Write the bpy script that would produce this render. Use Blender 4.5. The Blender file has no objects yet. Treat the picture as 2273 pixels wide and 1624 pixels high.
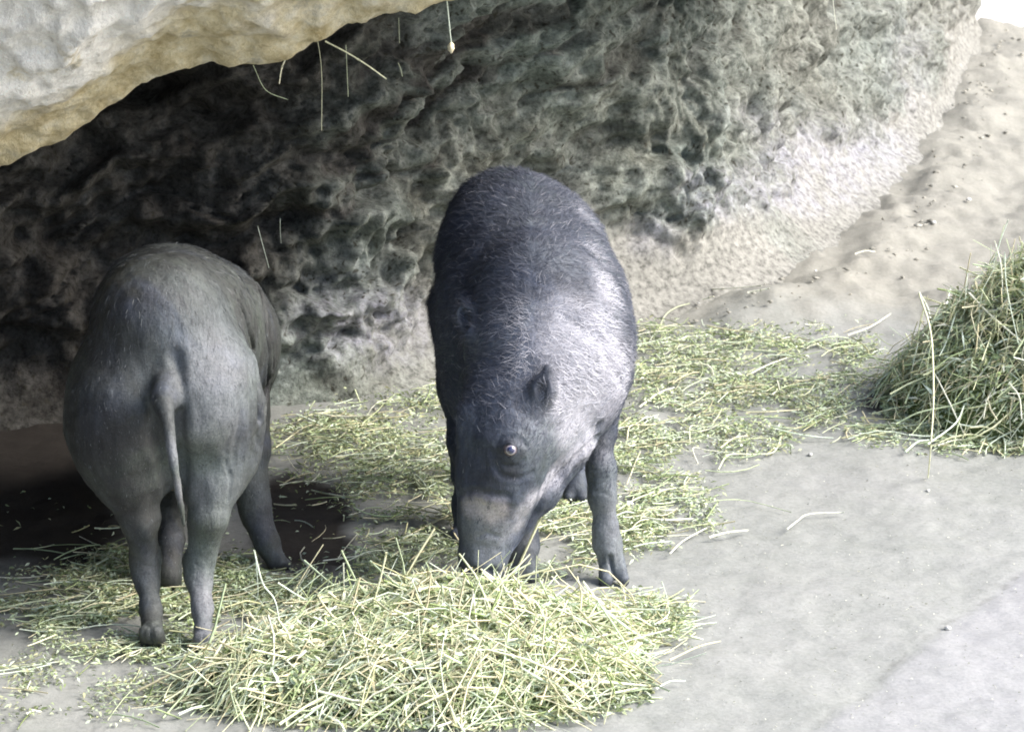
import bpy, math, random
import numpy as np
from mathutils import Vector, noise

# ------------------------------------------------------------------ camera
scene = bpy.context.scene
COL = scene.collection
PITCH = math.radians(17.0)
CAM = np.array([0.0, -5.465, 2.05])
FPX = 7600.0                       # focal length in units of a 2273-wide picture
cam_data = bpy.data.cameras.new("camera")
cam_data.sensor_width = 36.0
cam_data.lens = 36.0 * FPX / 2273.0
cam_data.clip_start = 0.1
cam_data.clip_end = 500.0
cam_data.dof.use_dof = True
cam_data.dof.focus_distance = 5.8
cam_data.dof.aperture_fstop = 14.0
cam = bpy.data.objects.new("camera", cam_data)
cam.location = CAM.tolist()
cam.rotation_euler = (math.radians(90) - PITCH, 0, 0)
COL.objects.link(cam)
scene.camera = cam

# ------------------------------------------------------------------ light
SUN_DIR = Vector((0.76, -0.10, 0.64)).normalized()      # towards the sun
world = bpy.data.worlds.new("World")
scene.world = world
world.use_nodes = True
wn = world.node_tree
bg = wn.nodes["Background"]
sky = wn.nodes.new("ShaderNodeTexSky")
sky.sky_type = 'NISHITA'
sky.sun_disc = False
sky.sun_elevation = math.asin(SUN_DIR.z)
sky.sun_rotation = math.atan2(SUN_DIR.x, SUN_DIR.y)
sky.air_density = 1.0
sky.dust_density = 3.0
wn.links.new(sky.outputs[0], bg.inputs[0])
bg.inputs[1].default_value = 0.148
sun_data = bpy.data.lights.new("sun", 'SUN')
sun_data.energy = 2.6
sun_data.angle = math.radians(34)
sun_data.color = (1.0, 0.975, 0.94)
sun = bpy.data.objects.new("sun", sun_data)
sun.rotation_euler = (-SUN_DIR).to_track_quat('-Z', 'Y').to_euler()
sun.location = (4, -3, 5)
COL.objects.link(sun)
scene.view_settings.view_transform = 'Standard'
scene.view_settings.look = 'None'
scene.view_settings.exposure = 1.2
scene.view_settings.gamma = 1.0
scene.cycles.max_bounces = 6
scene.cycles.filter_width = 1.8

# ------------------------------------------------------------------ helpers
CP, SP = math.cos(PITCH), math.sin(PITCH)
def ray(u, v):
    """direction through a point (u, v) of the 2273 x 1624 picture"""
    a = (u - 1136.5) / FPX
    b = (812.0 - v) / FPX
    return np.array([a, CP + b * SP, -SP + b * CP])
def P(u, v, y):
    d = ray(u, v); t = (y - CAM[1]) / d[1]
    return CAM + d * t
def G(u, v, z=0.0):
    d = ray(u, v); t = (z - CAM[2]) / d[2]
    return CAM + d * t
def px(n, y=0.0):
    return n * (y - CAM[1]) / CP / FPX
def project(p):
    q = np.asarray(p, float) - CAM
    dep = q[..., 1] * CP - q[..., 2] * SP
    up = q[..., 1] * SP + q[..., 2] * CP
    return 1136.5 + FPX * q[..., 0] / dep, 812.0 - FPX * up / dep

def mesh_obj(name, V, F, mat=None, parent=None, smooth=True, attrs=None, loc=None):
    """V: (n,3) array, F: (m,k) array or list of arrays with k = 3 or 4"""
    V = np.asarray(V, np.float32)
    if loc is not None:
        V = V - np.asarray(loc, np.float32)
    Fs = F if isinstance(F, list) else [F]
    me = bpy.data.meshes.new(name)
    me.vertices.add(len(V)); me.vertices.foreach_set("co", V.ravel())
    tot = sum(f.size for f in Fs); nf = sum(len(f) for f in Fs)
    me.loops.add(tot); me.polygons.add(nf)
    me.loops.foreach_set("vertex_index", np.concatenate([f.ravel() for f in Fs]).astype(np.int32))
    sizes = np.concatenate([np.full(len(f), f.shape[1]) for f in Fs])
    starts = np.concatenate([[0], np.cumsum(sizes)[:-1]]).astype(np.int32)
    me.polygons.foreach_set("loop_start", starts)
    if smooth:
        me.polygons.foreach_set("use_smooth", np.ones(nf, bool))
    me.update(calc_edges=True)
    me.validate()
    if attrs:
        for k, a in attrs.items():
            a = np.asarray(a, np.float32)
            if a.ndim == 1:
                at = me.attributes.new(k, 'FLOAT', 'POINT'); at.data.foreach_set("value", a)
            else:
                at = me.attributes.new(k, 'FLOAT_COLOR', 'POINT')
                c = np.ones((len(a), 4), np.float32); c[:, :3] = a
                at.data.foreach_set("color", c.ravel())
    if mat: me.materials.append(mat)
    o = bpy.data.objects.new(name, me)
    if loc is not None: o.location = [float(c) for c in loc]
    COL.objects.link(o)
    if parent: o.parent = parent
    return o

def tag(o, label=None, category=None, group=None, kind=None):
    if label: o["label"] = label
    if category: o["category"] = category
    if group: o["group"] = group
    if kind: o["kind"] = kind
    return o

class Mat:
    def __init__(s, name, rough=0.9, spec=0.3):
        s.m = bpy.data.materials.new(name); s.m.use_nodes = True
        s.nt = s.m.node_tree; s.b = s.nt.nodes["Principled BSDF"]
        s.b.inputs["Roughness"].default_value = rough
        s.b.inputs["Specular IOR Level"].default_value = spec
        s.geo = s.nt.nodes.new("ShaderNodeTexCoord")
    def n(s, t, **kw):
        nd = s.nt.nodes.new(t)
        for k, v in kw.items():
            if isinstance(v, (int, float, tuple)) and k in nd.inputs: nd.inputs[k].default_value = v
            else: setattr(nd, k, v)
        return nd
    def l(s, a, b): s.nt.links.new(a, b)
    def mapping(s, scale):
        mp = s.n("ShaderNodeMapping"); mp.inputs["Scale"].default_value = scale
        s.l(s.geo.outputs["Object"], mp.inputs["Vector"]); return mp.outputs[0]
    def noise(s, scale, detail=6.0, rough=0.6, vec=None, dist=0.0):
        nd = s.n("ShaderNodeTexNoise"); nd.inputs["Scale"].default_value = scale
        nd.inputs["Detail"].default_value = detail; nd.inputs["Roughness"].default_value = rough
        nd.inputs["Distortion"].default_value = dist
        s.l(vec or s.geo.outputs["Object"], nd.inputs["Vector"]); return nd.outputs[0]
    def ramp(s, fac, stops):
        r = s.n("ShaderNodeValToRGB"); e = r.color_ramp.elements
        while len(e) < len(stops): e.new(0.5)
        for el, (p, c) in zip(e, stops):
            el.position = p
            el.color = (c, c, c, 1) if isinstance(c, (int, float)) else (*c, 1)
        s.l(fac, r.inputs[0]); return r.outputs[0]
    def mix(s, fac, a, b, blend='MIX'):
        m = s.n("ShaderNodeMixRGB"); m.blend_type = blend
        for inp, val in ((m.inputs[0], fac), (m.inputs[1], a), (m.inputs[2], b)):
            if isinstance(val, (int, float)): inp.default_value = val
            elif isinstance(val, tuple): inp.default_value = (*val, 1)
            else: s.l(val, inp)
        return m.outputs[0]
    def math(s, op, a, b=0.0, clamp=False):
        m = s.n("ShaderNodeMath"); m.operation = op; m.use_clamp = clamp
        for inp, val in ((m.inputs[0], a), (m.inputs[1], b)):
            if isinstance(val, (int, float)): inp.default_value = val
            else: s.l(val, inp)
        return m.outputs[0]
    def attr(s, name):
        a = s.n("ShaderNodeAttribute"); a.attribute_name = name; return a
    def color(s, c):
        if isinstance(c, tuple): s.b.inputs["Base Color"].default_value = (*c, 1)
        else: s.l(c, s.b.inputs["Base Color"])
    def bump(s, h, strength=0.5, dist=0.005, normal=None):
        b = s.n("ShaderNodeBump"); b.inputs["Strength"].default_value = strength
        b.inputs["Distance"].default_value = dist; s.l(h, b.inputs["Height"])
        if normal: s.l(normal, b.inputs["Normal"])
        s.l(b.outputs[0], s.b.inputs["Normal"]); return b.outputs[0]

def fbm(pts, scale, octv=5, H=0.9, seed=0.0):
    out = np.empty(len(pts))
    q = np.asarray(pts, float) * scale + seed
    for i, p in enumerate(q.tolist()):
        out[i] = noise.fractal(p, H, 2.0, octv, noise_basis='PERLIN_NEW')
    return out
def ridged(pts, scale, octv=4, seed=0.0):
    out = np.empty(len(pts))
    q = np.asarray(pts, float) * scale + seed
    for i, p in enumerate(q.tolist()):
        out[i] = noise.ridged_multi_fractal(p, 0.9, 2.0, octv, 1.0, 2.0, noise_basis='PERLIN_NEW')
    return out
def cells(pts, scale, seed=0.0):
    """distance to the nearest feature point (round pits and lumps)"""
    out = np.empty(len(pts))
    q = np.asarray(pts, float) * scale + seed
    for i, p in enumerate(q.tolist()):
        out[i] = noise.voronoi(p)[0][0]
    return out
def sstep(a, b, x):
    t = np.clip((x - a) / (b - a), 0, 1); return t * t * (3 - 2 * t)
def grid_faces(nu, nv):
    i, j = np.meshgrid(np.arange(nu - 1), np.arange(nv - 1), indexing='ij')
    a = (i * nv + j).ravel()
    return np.stack([a, a + nv, a + nv + 1, a + 1], 1)
rng = np.random.default_rng(7)
random.seed(7)

# ------------------------------------------------------------------ materials of the setting
def rock_material():
    m = Mat("cave_rock", 0.95, 0.15)
    big = m.noise(2.2, 4, 0.6)
    med = m.noise(14, 8, 0.7)
    fine = m.noise(70, 6, 0.75)
    c1 = m.ramp(med, [(0.30, (0.050, 0.050, 0.042)), (0.48, (0.145, 0.152, 0.128)), (0.64, (0.27, 0.285, 0.25))])
    c2 = m.ramp(med, [(0.28, (0.065, 0.078, 0.068)), (0.5, (0.18, 0.21, 0.19)), (0.7, (0.34, 0.375, 0.35))])
    c = m.mix(m.ramp(big, [(0.4, 0.0), (0.6, 1.0)]), c1, c2)
    # smooth clay at the foot
    clay = m.ramp(m.noise(9, 8, 0.7), [(0.3, (0.195, 0.193, 0.175)), (0.5, (0.235, 0.232, 0.212)), (0.7, (0.275, 0.27, 0.248))])
    ca = m.attr("clay").outputs["Fac"]
    c = m.mix(ca, c, clay)
    # pale mineral bloom
    pa = m.math('MULTIPLY', m.attr("pale").outputs["Fac"], m.ramp(m.noise(24, 8, 0.75), [(0.36, 0.0), (0.64, .95)]))
    c = m.mix(pa, c, (0.31, 0.31, 0.36))
    # greyer towards the open right, darker towards the deep left and in recessed strata
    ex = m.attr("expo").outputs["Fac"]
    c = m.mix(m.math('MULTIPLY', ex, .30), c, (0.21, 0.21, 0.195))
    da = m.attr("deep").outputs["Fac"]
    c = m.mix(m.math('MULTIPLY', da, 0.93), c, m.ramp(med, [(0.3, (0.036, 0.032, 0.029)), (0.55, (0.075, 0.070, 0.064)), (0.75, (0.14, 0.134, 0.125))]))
    vs = m.n("ShaderNodeTexVoronoi"); vs.inputs["Scale"].default_value = 42; vs.inputs["Randomness"].default_value = 1.0
    wv = m.n("ShaderNodeMixRGB"); wv.inputs[0].default_value = 0.06
    m.l(m.mapping((1.25, 1.25, 0.9)), wv.inputs[1]); nz = m.n("ShaderNodeTexNoise"); nz.inputs["Scale"].default_value = 25; m.l(m.geo.outputs["Object"], nz.inputs["Vector"])
    m.l(nz.outputs["Color"], wv.inputs[2]); m.l(wv.outputs[0], vs.inputs["Vector"])
    spk = m.ramp(vs.outputs["Distance"], [(0.16, 1.0), (0.30, 0.0)])  # shade of small pits painted as scattered dark specks
    spk = m.math('MULTIPLY', spk, m.ramp(m.noise(12, 4, 0.6), [(0.42, 0.0), (0.52, 0.85)]))
    spk = m.math('MULTIPLY', spk, m.math('SUBTRACT', 1.0, m.math('MULTIPLY', ca, 0.8)))
    c = m.mix(spk, c, (0.045, 0.042, 0.032))
    gr = m.ramp(fine, [(0.36, 0.45), (0.5, 1.0), (0.66, 1.4)])
    c = m.mix(1.0, c, gr, 'MULTIPLY')
    m.color(c)
    v = m.n("ShaderNodeTexVoronoi"); v.inputs["Scale"].default_value = 55
    m.l(m.mapping((1.2, 1.2, 1.0)), v.inputs["Vector"])
    h = m.math('ADD', m.math('MULTIPLY', m.math('MINIMUM', v.outputs["Distance"], 0.45), 0.6), m.math('MULTIPLY', med, 1.2))
    h = m.math('ADD', h, m.math('MULTIPLY', fine, 0.6))
    rough = m.math('SUBTRACT', 1.0, m.math('MULTIPLY', ca, 0.85))
    m.bump(m.math('MULTIPLY', h, rough), 0.75, 0.009)
    return m.m
M_ROCK = rock_material()

def lip_material():
    m = Mat("pale_limestone", 0.9, 0.2)
    n1 = m.noise(5, 6, 0.65, dist=0.6); n2 = m.noise(22, 7, 0.7); n3 = m.noise(90, 5, 0.7)
    tan = m.ramp(n2, [(0.3, (0.42, 0.33, 0.16)), (0.5, (0.68, 0.59, 0.37)), (0.7, (0.88, 0.82, 0.64))])
    c = m.mix(m.math('MULTIPLY', m.attr("sunlit_chalk").outputs["Fac"], m.ramp(n1, [(0.38, 0.0), (0.46, 1.0)])), tan, (0.97, 0.945, 0.87))
    c = m.mix(m.ramp(m.noise(11, 6, 0.7), [(0.60, 0.0), (0.70, 0.75)]), c, (0.26, 0.23, 0.15))
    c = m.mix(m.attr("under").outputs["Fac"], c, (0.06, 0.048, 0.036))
    c = m.mix(1.0, c, m.ramp(n3, [(0.32, 0.84), (0.6, 1.08)]), 'MULTIPLY')
    m.color(c)
    m.bump(m.math('ADD', n2, m.math('MULTIPLY', n3, 0.5)), 0.9, 0.018)
    return m.m
M_LIP = lip_material()

def ground_material():
    m = Mat("dusty_ground", 0.93, 0.2)
    n1 = m.noise(1.6, 5, 0.6); n2 = m.noise(16, 8, 0.7); n3 = m.noise(120, 4, 0.7)
    c = m.ramp(n1, [(0.35, (0.235, 0.25, 0.228)), (0.5, (0.275, 0.285, 0.265)), (0.65, (0.305, 0.31, 0.30))])
    c = m.mix(0.55, c, m.ramp(n2, [(0.3, (0.24, 0.25, 0.235)), (0.6, (0.325, 0.33, 0.32))]))
    c = m.mix(m.ramp(m.noise(34, 5, 0.75), [(0.62, 0.0), (0.72, 0.4)]), c, (0.21, 0.22, 0.20))
    c = m.mix(m.math('MULTIPLY', m.attr("clay").outputs["Fac"], .85), c, m.ramp(n2, [(0.3, (0.225, 0.218, 0.188)), (0.7, (0.31, 0.30, 0.262))]))
    sl = m.attr("slab").outputs["Fac"]
    c = m.mix(m.math('MULTIPLY', sl, .3), c, m.ramp(n2, [(0.3, (0.36, 0.355, 0.385)), (0.7, (0.40, 0.39, 0.43))]))
    c = m.mix(m.math('MULTIPLY', m.attr("floor_shade").outputs["Fac"], 0.97), c, (0.045, 0.038, 0.033))
    c = m.mix(m.math('MULTIPLY', m.attr("crack").outputs["Fac"], m.ramp(m.noise(22, 4, 0.6), [(0.48, 0.0), (0.60, 0.55)])), c, (0.15, 0.15, 0.14))
    c = m.mix(1.0, c, m.ramp(n3, [(0.3, 0.88), (0.6, 1.06)]), 'MULTIPLY')
    m.color(c)
    m.bump(m.math('ADD', m.math('MULTIPLY', n2, 1.0), m.math('MULTIPLY', n3, 0.3)), 0.5, 0.006)
    return m.m
M_GROUND = ground_material()

def vcol_material(name, rough=0.7, spec=0.25, trans=0.0):
    m = Mat(name, rough, spec)
    c = m.mix(1.0, m.attr("col").outputs["Color"], m.ramp(m.noise(140, 3, 0.6), [(0.3, 0.78), (0.65, 1.15)]), 'MULTIPLY')
    m.color(c)
    if trans: m.b.inputs["Transmission Weight"].default_value = trans
    return m.m
M_HAY = vcol_material("dry_hay")
M_HAIR = vcol_material("bristle_hair", 0.55, 0.35)

# ------------------------------------------------------------------ line where the cave wall meets the floor
foot_uv = [(-3900, 3600), (-2000, 2300), (-900, 1700), (-560, 1250), (-250, 1020), (0, 955), (200, 940), (420, 925), (640, 905), (850, 885),  # leading points: unseen wall run added front-left to block fill light
           (1000, 845), (1200, 790), (1400, 728), (1560, 712), (1700, 690), (1840, 640), (1950, 560), (2050, 455),
           (2130, 330), (2180, 200), (2215, 97)]
foot = np.array([G(u, v)[:2] for u, v in foot_uv])
foot = np.vstack([foot, foot[-1] + [0.0, 0.25], foot[-1] + [-0.35, 0.7], foot[-1] + [-1.2, 1.2]])
d = np.concatenate([[0], np.cumsum(np.linalg.norm(np.diff(foot, axis=0), axis=1))])
S = np.arange(0, d[-1], 0.0075)
def catmull(xs, ys, t):
    out = np.zeros((len(t), ys.shape[1])); n = len(xs)
    k = np.clip(np.searchsorted(xs, t) - 1, 0, n - 2)
    m_ = np.zeros_like(ys)
    m_[1:-1] = (ys[2:] - ys[:-2]) / (xs[2:] - xs[:-2])[:, None]
    m_[0] = (ys[1] - ys[0]) / (xs[1] - xs[0]); m_[-1] = (ys[-1] - ys[-2]) / (xs[-1] - xs[-2])
    h = (xs[k + 1] - xs[k])[:, None]; s_ = ((t - xs[k])[:, None]) / h
    return (2*s_**3-3*s_**2+1)*ys[k] + (s_**3-2*s_**2+s_)*h*m_[k] + (-2*s_**3+3*s_**2)*ys[k+1] + (s_**3-s_**2)*h*m_[k+1]
fc = catmull(d, foot, S)
kr = np.hanning(75); kr /= kr.sum()
fpad = np.vstack([np.repeat(fc[:1], 37, 0), fc, np.repeat(fc[-1:], 37, 0)])
fc = np.stack([np.convolve(fpad[:, k], kr, 'valid') for k in (0, 1)], 1)

# ------------------------------------------------------------------ ground
def ground_axis(lo, hi, step, far):
    a = np.arange(lo, hi + 1e-6, step)
    g = np.geomspace(step * 2, far, 26)
    return np.concatenate([(lo - g)[::-1], a, hi + g])
gx = ground_axis(-1.3, 2.0, 0.013, 60)
gy = np.concatenate([ground_axis(-1.1, 1.4, 0.012, 60)]); gy = np.concatenate([gy[gy < 1.4], np.arange(1.4, 4.6, 0.022), 4.6 + np.geomspace(.05, 60, 24)])
X, Y = np.meshgrid(gx, gy, indexing='ij')
pts = np.stack([X.ravel(), Y.ravel(), np.zeros(X.size)], 1)
near = (np.abs(pts[:, 0]) < 2.5) & (np.abs(pts[:, 1]) < 4.7)
gz = np.zeros(len(pts))
gz[near] = 0.006 * fbm(pts[near], 5, 4) + 0.0028 * fbm(pts[near], 38, 3, seed=3.3)
gz = np.minimum(gz, 0.008)
def seg_dist(p, a, b):
    ab = b - a; t = np.clip(((p - a) @ ab) / (ab @ ab), 0, 1)
    return np.linalg.norm(p - (a + t[:, None] * ab), axis=1)
ca, cb, cc = G(2300, 1255)[:2], G(2080, 1400)[:2], G(1750, 1660)[:2]
wob = 0.022 * fbm(pts, 7, 4, seed=9.1) * near
p2 = pts[:, :2] + wob[:, None]
dcr = np.minimum(seg_dist(p2, ca, cb), seg_dist(p2, cb, cc))
crack = np.exp(-(dcr / 0.006) ** 2)
side = ((p2 - cb) @ np.array([-(cc - cb)[1], (cc - cb)[0]]))
side = side / np.linalg.norm(cc - cb)
slab = sstep(0.0, 0.03, side if (G(2200, 1600)[:2] - cb) @ np.array([-(cc - cb)[1], (cc - cb)[0]]) > 0 else -side)
gz -= 0.002 * crack
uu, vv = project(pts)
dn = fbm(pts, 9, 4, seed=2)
floor_shade = sstep(340, 220, uu + 60 * dn) * sstep(1300, 1230, vv + 25 * dn)  # shadows beside the pigs and right hay heap, painted into the floor colour
floor_shade = np.maximum(floor_shade, .9 * sstep(1.3, .7, ((uu - 2010) / 95) ** 2 + ((vv - 893) / 42) ** 2 + .4 * dn) * near)
floor_shade = np.maximum(floor_shade, sstep(1.4, .7, ((uu - 670) / 110) ** 2 + ((vv - 1165) / 118) ** 2 + .5 * dn)) * near
clayg = sstep(1350, 1500, uu) * sstep(760, 640, vv + 30 * dn)
sel = near & (pts[:, 0] > .25) & (pts[:, 1] > .9)
fd = np.full(len(pts), 9.0)
fs = fc[::6]
for a_, b_ in zip(fs[:-1], fs[1:]): fd[sel] = np.minimum(fd[sel], seg_dist(pts[sel, :2], a_, b_))
edge = sstep(.30, .0, fd) ** 2 * sstep(.3, .6, pts[:, 0])
gz += .035 * edge * (1 + .5 * fbm(pts, 6, 3, seed=90) * (edge > 0))
bank = clayg * near
gz[bank > 0] += .016 * (bank * (fbm(pts, 7, 4, seed=55) + .6 * np.abs(fbm(pts, 17, 3, seed=56))))[bank > 0]
V = pts.copy(); V[:, 2] = gz
GZ = gz.reshape(len(gx), len(gy))
def floor_z(x, y):
    i = np.clip(np.searchsorted(gx, x), 0, len(gx) - 1); j = np.clip(np.searchsorted(gy, y), 0, len(gy) - 1)
    return GZ[max(0, i-1):i+2, max(0, j-1):j+2].max()
ground = mesh_obj("ground", V, grid_faces(len(gx), len(gy)), M_GROUND, attrs={"crack": crack, "slab": slab, "floor_shade": floor_shade, "clay": clayg})
tag(ground, kind="structure")

# ------------------------------------------------------------------ cave wall
tan_ = np.gradient(fc, axis=0); tan_ /= np.linalg.norm(tan_, axis=1)[:, None]
back = np.stack([-tan_[:, 1], tan_[:, 0]], 1)          # away from the open side
HH = np.concatenate([0.04 * (np.arange(0, 12) / 12.0) ** 2.2, np.arange(0.04, 1.15, 0.0075), np.arange(1.15, 1.9, 0.03)])
right = sstep(-0.35, 1.1, fc[:, 0])                     # 0 = deep left part, 1 = open right part
s_g, h_g = np.meshgrid(np.arange(len(S)), HH, indexing='ij')
si = s_g.ravel(); h = h_g.ravel(); R = right[si]
fil_w = (0.07 + 0.24 * R) * (1 - .6 * sstep(.85, 1.35, fc[si, 0])); fil_h = 0.14 + 0.20 * R
off = fil_w * (1 - np.clip(1 - h / fil_h, 0, 1) ** 2) ** .6   # set back above the foot
off += 0.16 * R * np.clip(h - fil_h, 0, None)           # right part leans back
off -= (1 - R) * 0.55 * np.clip(h - 0.45, 0, None) ** 1.5   # left part overhangs
base = np.stack([fc[si, 0], fc[si, 1], h], 1)
amp = np.clip((h - 0.01) / 0.16, 0, 1)
rough_amt = np.clip(1.15 - 0.85 * sstep(-.2, .35, fc[si, 0]) * sstep(0.36 - .24 * R, 0.12 - .06 * R, h + .12 * fbm(base, 4, 2, seed=77)) - 0.25 * R, 0.16, 1.2)
bq = base.copy()
warp = fbm(bq, 3.0, 3, seed=5.0)
low = fbm(bq * [1, 1, 1.6], 2.2, 4, seed=1.0)
strata = fbm(np.stack([bq[:, 0] * 1.2, bq[:, 1] * 1.2, (bq[:, 2] - 0.28 * bq[:, 0]) * 7 + warp * 0.5], 1), 1.6, 4, seed=8.0)
med = ridged(bq, 7.0, 4, seed=4.0)
pit = cells(bq + 0.02 * warp[:, None], 15.0, 2.0)
pit2 = cells(bq * [1, 1, 0.8], 38.0, 6.0)
crumb = cells(bq * [1, 1, 1.3] + 0.03 * warp[:, None], 26.0, 9.0)
hf_w = fbm(bq, 24, 4, seed=31.0)
disp = (0.020 * (0.42 - np.minimum(crumb, .7)) + .016 * hf_w) * rough_amt + 0.10 * low * (0.35 + 0.65 * rough_amt) * (1 - .45 * R) + (0.09 * (1 - .6 * R) * strata + 0.026 * (med - 1.0) + 0.026 * (0.38 - np.minimum(pit, 0.6)) + 0.008 * (0.4 - pit2)) * rough_amt
off2 = off - disp * amp
V = np.stack([base[:, 0] + back[si, 0] * off2, base[:, 1] + back[si, 1] * off2, h - 0.004], 1)
# overhanging pockets drop a little so that ledges throw shade
V[:, 2] += 0.02 * np.clip(strata, -1, 1) * amp * rough_amt
uu, vv = project(V)
clay = sstep(-.2, .35, base[:, 0]) * sstep(0.40 - .26 * R, 0.14 - .08 * R, h + 0.16 * low) * 0.95 + 0.75 * sstep(0.22, 0.05, h + 0.05 * low) * sstep(-0.35, -0.1, fc[si, 0])
clay = np.clip(clay + 0.45 * sstep(1.15, 1.35, base[:, 0]), 0, 1)
def blob(cu, cv, ru, rv): return np.exp(-(((uu - cu) / ru) ** 2 + ((vv - cv) / rv) ** 2) ** 1.5)
pale = np.clip(blob(1440, 520, 60, 50) + blob(1590, 430, 110, 60) + blob(1760, 350, 90, 60) + blob(1880, 340, 110, 80)
               + .6 * blob(1990, 370, 60, 80) + blob(1800, 440, 120, 40) + 0.8 * blob(860, 730, 110, 70) + .75 * blob(760, 700, 170, 110) + 0.5 * blob(60, 840, 90, 45)
               + 0.5 * blob(2020, 150, 50, 120) + 0.5 * blob(1700, 260, 90, 40), 0, 1)
pale = pale * (.45 + .55 * sstep(-.25, .2, fbm(base, 7, 4, seed=61) + .15)) * np.where(base[:, 0] > .3, sstep(.0, .07, h), 1)
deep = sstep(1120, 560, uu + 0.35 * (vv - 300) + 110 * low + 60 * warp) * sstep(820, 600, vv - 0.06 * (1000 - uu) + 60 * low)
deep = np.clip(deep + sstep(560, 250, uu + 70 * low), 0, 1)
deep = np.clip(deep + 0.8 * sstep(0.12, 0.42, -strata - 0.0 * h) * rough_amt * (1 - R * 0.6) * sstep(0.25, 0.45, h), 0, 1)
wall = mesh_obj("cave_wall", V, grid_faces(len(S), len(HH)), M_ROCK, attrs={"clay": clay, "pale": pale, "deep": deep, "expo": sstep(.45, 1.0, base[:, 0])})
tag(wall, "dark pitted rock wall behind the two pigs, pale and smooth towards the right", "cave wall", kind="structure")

# ------------------------------------------------------------------ overhanging rock (the pale lip and the cave roof behind it)
lip_uv = [(-1500, 900), (-900, 640), (-420, 470), (-150, 425), (0, 383), (60, 338), (140, 302), (200, 272), (250, 240), (300, 205), (345, 185),
          (420, 160), (470, 150), (545, 146), (600, 136), (640, 122), (690, 88), (730, 78), (770, 50), (860, 22), (950, 8), (1040, -14),
          (1150, -70, .0), (1300, -120, .15), (1450, -150, .35), (1620, -170, .6), (1800, -190, .9), (2000, -220, 1.3), (2200, -300, 1.8)]  # unseen receding right end, shaped to shade the back wall, not the pigs
lipp = np.array([P(q[0], q[1], q[2] if len(q) > 2 else -.1) for q in lip_uv])
dl = np.concatenate([[0], np.cumsum(np.linalg.norm(np.diff(lipp, axis=0), axis=1))])
SL = np.arange(0, dl[-1], 0.008)
lc = catmull(dl, lipp, SL)
prof = [(2.3, 0.95), (1.2, 1.15), (0.3, 1.0), (-0.25, 0.85), (-0.42, 0.50), (-0.34, 0.32), (-0.24, 0.19), (-0.11, 0.09), (-0.035, 0.035), (0.0, 0.0),
        (0.05, 0.0), (0.15, 0.025), (0.35, 0.06), (0.7, 0.10), (1.3, 0.16), (2.3, 0.25)]
prof = np.array(prof)
dp = np.concatenate([[0], np.cumsum(np.linalg.norm(np.diff(prof, axis=0), axis=1))])
tp = []
for k in range(len(prof) - 1):
    L = dp[k + 1] - dp[k]; st = 0.008 if 4 <= k <= 10 else (0.03 if 10 < k < 13 else 0.10)
    n_ = max(1, int(L / st)); tp += list(dp[k] + L * np.arange(n_) / n_)
tp.append(dp[-1]); tp = np.array(tp)
pc = catmull(dp, prof, tp)
ptan = np.gradient(pc, axis=0); ptan /= np.linalg.norm(ptan, axis=1)[:, None]
pn = np.stack([-ptan[:, 1], ptan[:, 0]], 1)
if pn[len(pn) // 2, 0] > 0: pn = -pn
ii, jj = np.meshgrid(np.arange(len(SL)), np.arange(len(tp)), indexing='ij'); ii = ii.ravel(); jj = jj.ravel()
V = np.stack([lc[ii, 0], lc[ii, 1] + pc[jj, 0], lc[ii, 2] + pc[jj, 1]], 1)
lown = fbm(V, 3.2, 4, seed=12.0); rg = ridged(V, 9.0, 4, seed=2.0); hf = fbm(V, 30, 4, seed=7.0)
inner = sstep(0.0, 0.35, pc[jj, 1]) * 1.0 + 0.35
dd = 0.05 * lown * np.minimum(inner, 1) + 0.016 * (0.4 - np.minimum(cells(V + .03 * lown[:, None], 13, 3.0), .7)) + 0.026 * (rg - 1.0) * np.minimum(inner, 1) + 0.007 * hf
V[:, 1] += pn[jj, 0] * dd; V[:, 2] += pn[jj, 1] * dd * 0.8
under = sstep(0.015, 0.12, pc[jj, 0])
sunlit_chalk = np.clip(sstep(0.04, 0.15, pc[jj, 1] + 0.07 * lown + .03 * hf), 0, 1)  # chalky rock whitened upwards, with its sunlit glare put into the colour
front = jj
lip = mesh_obj("rock_overhang", V, grid_faces(len(SL), len(tp)), M_LIP, attrs={"under": under * (pc[jj, 1] < 0.6), "sunlit_chalk": sunlit_chalk})
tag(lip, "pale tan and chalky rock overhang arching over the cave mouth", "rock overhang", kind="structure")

# ------------------------------------------------------------------ sunlit wall seen past the right end of the cave
def block_wall():
    m = Mat("sunlit_stone", 0.9, 0.2)
    c = m.ramp(m.noise(6, 5, 0.7), [(0.32, (0.86, 0.74, 0.70)), (0.36, (0.93, 0.91, 0.89))]); m.color(c)
    m.bump(m.noise(20, 5, 0.6), 0.5, 0.02)
    x0, x1, y0, y1 = 0.9, 3.4, 4.62, 5.0
    nx, nz = 120, 40
    X, Z = np.meshgrid(np.linspace(x0, x1, nx), np.linspace(-0.02, 1.0, nz), indexing='ij')
    q = np.stack([X.ravel(), np.full(X.size, y0), Z.ravel()], 1)
    q[:, 1] += 0.03 * fbm(q, 4, 4) + 0.9 * np.clip(q[:, 2] - .03, 0, None)
    f = grid_faces(nx, nz)
    b = q.copy(); b[:, 1] += .5
    n = len(q)
    Vv = np.vstack([q, b]); fb = f[:, ::-1] + n
    top = np.array([[i * nz + nz - 1, (i + 1) * nz + nz - 1, n + (i + 1) * nz + nz - 1, n + i * nz + nz - 1] for i in range(nx - 1)])
    e1 = np.array([[j, j + 1, n + j + 1, n + j] for j in range(nz - 1)]); k = (nx - 1) * nz
    e2 = e1[:, ::-1] + k
    o = mesh_obj("stone_wall", Vv, np.vstack([f, fb, top, e1, e2]), m.m, smooth=False)
    tag(o, "bright sunlit stone wall seen past the right end of the cave", "wall")
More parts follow.
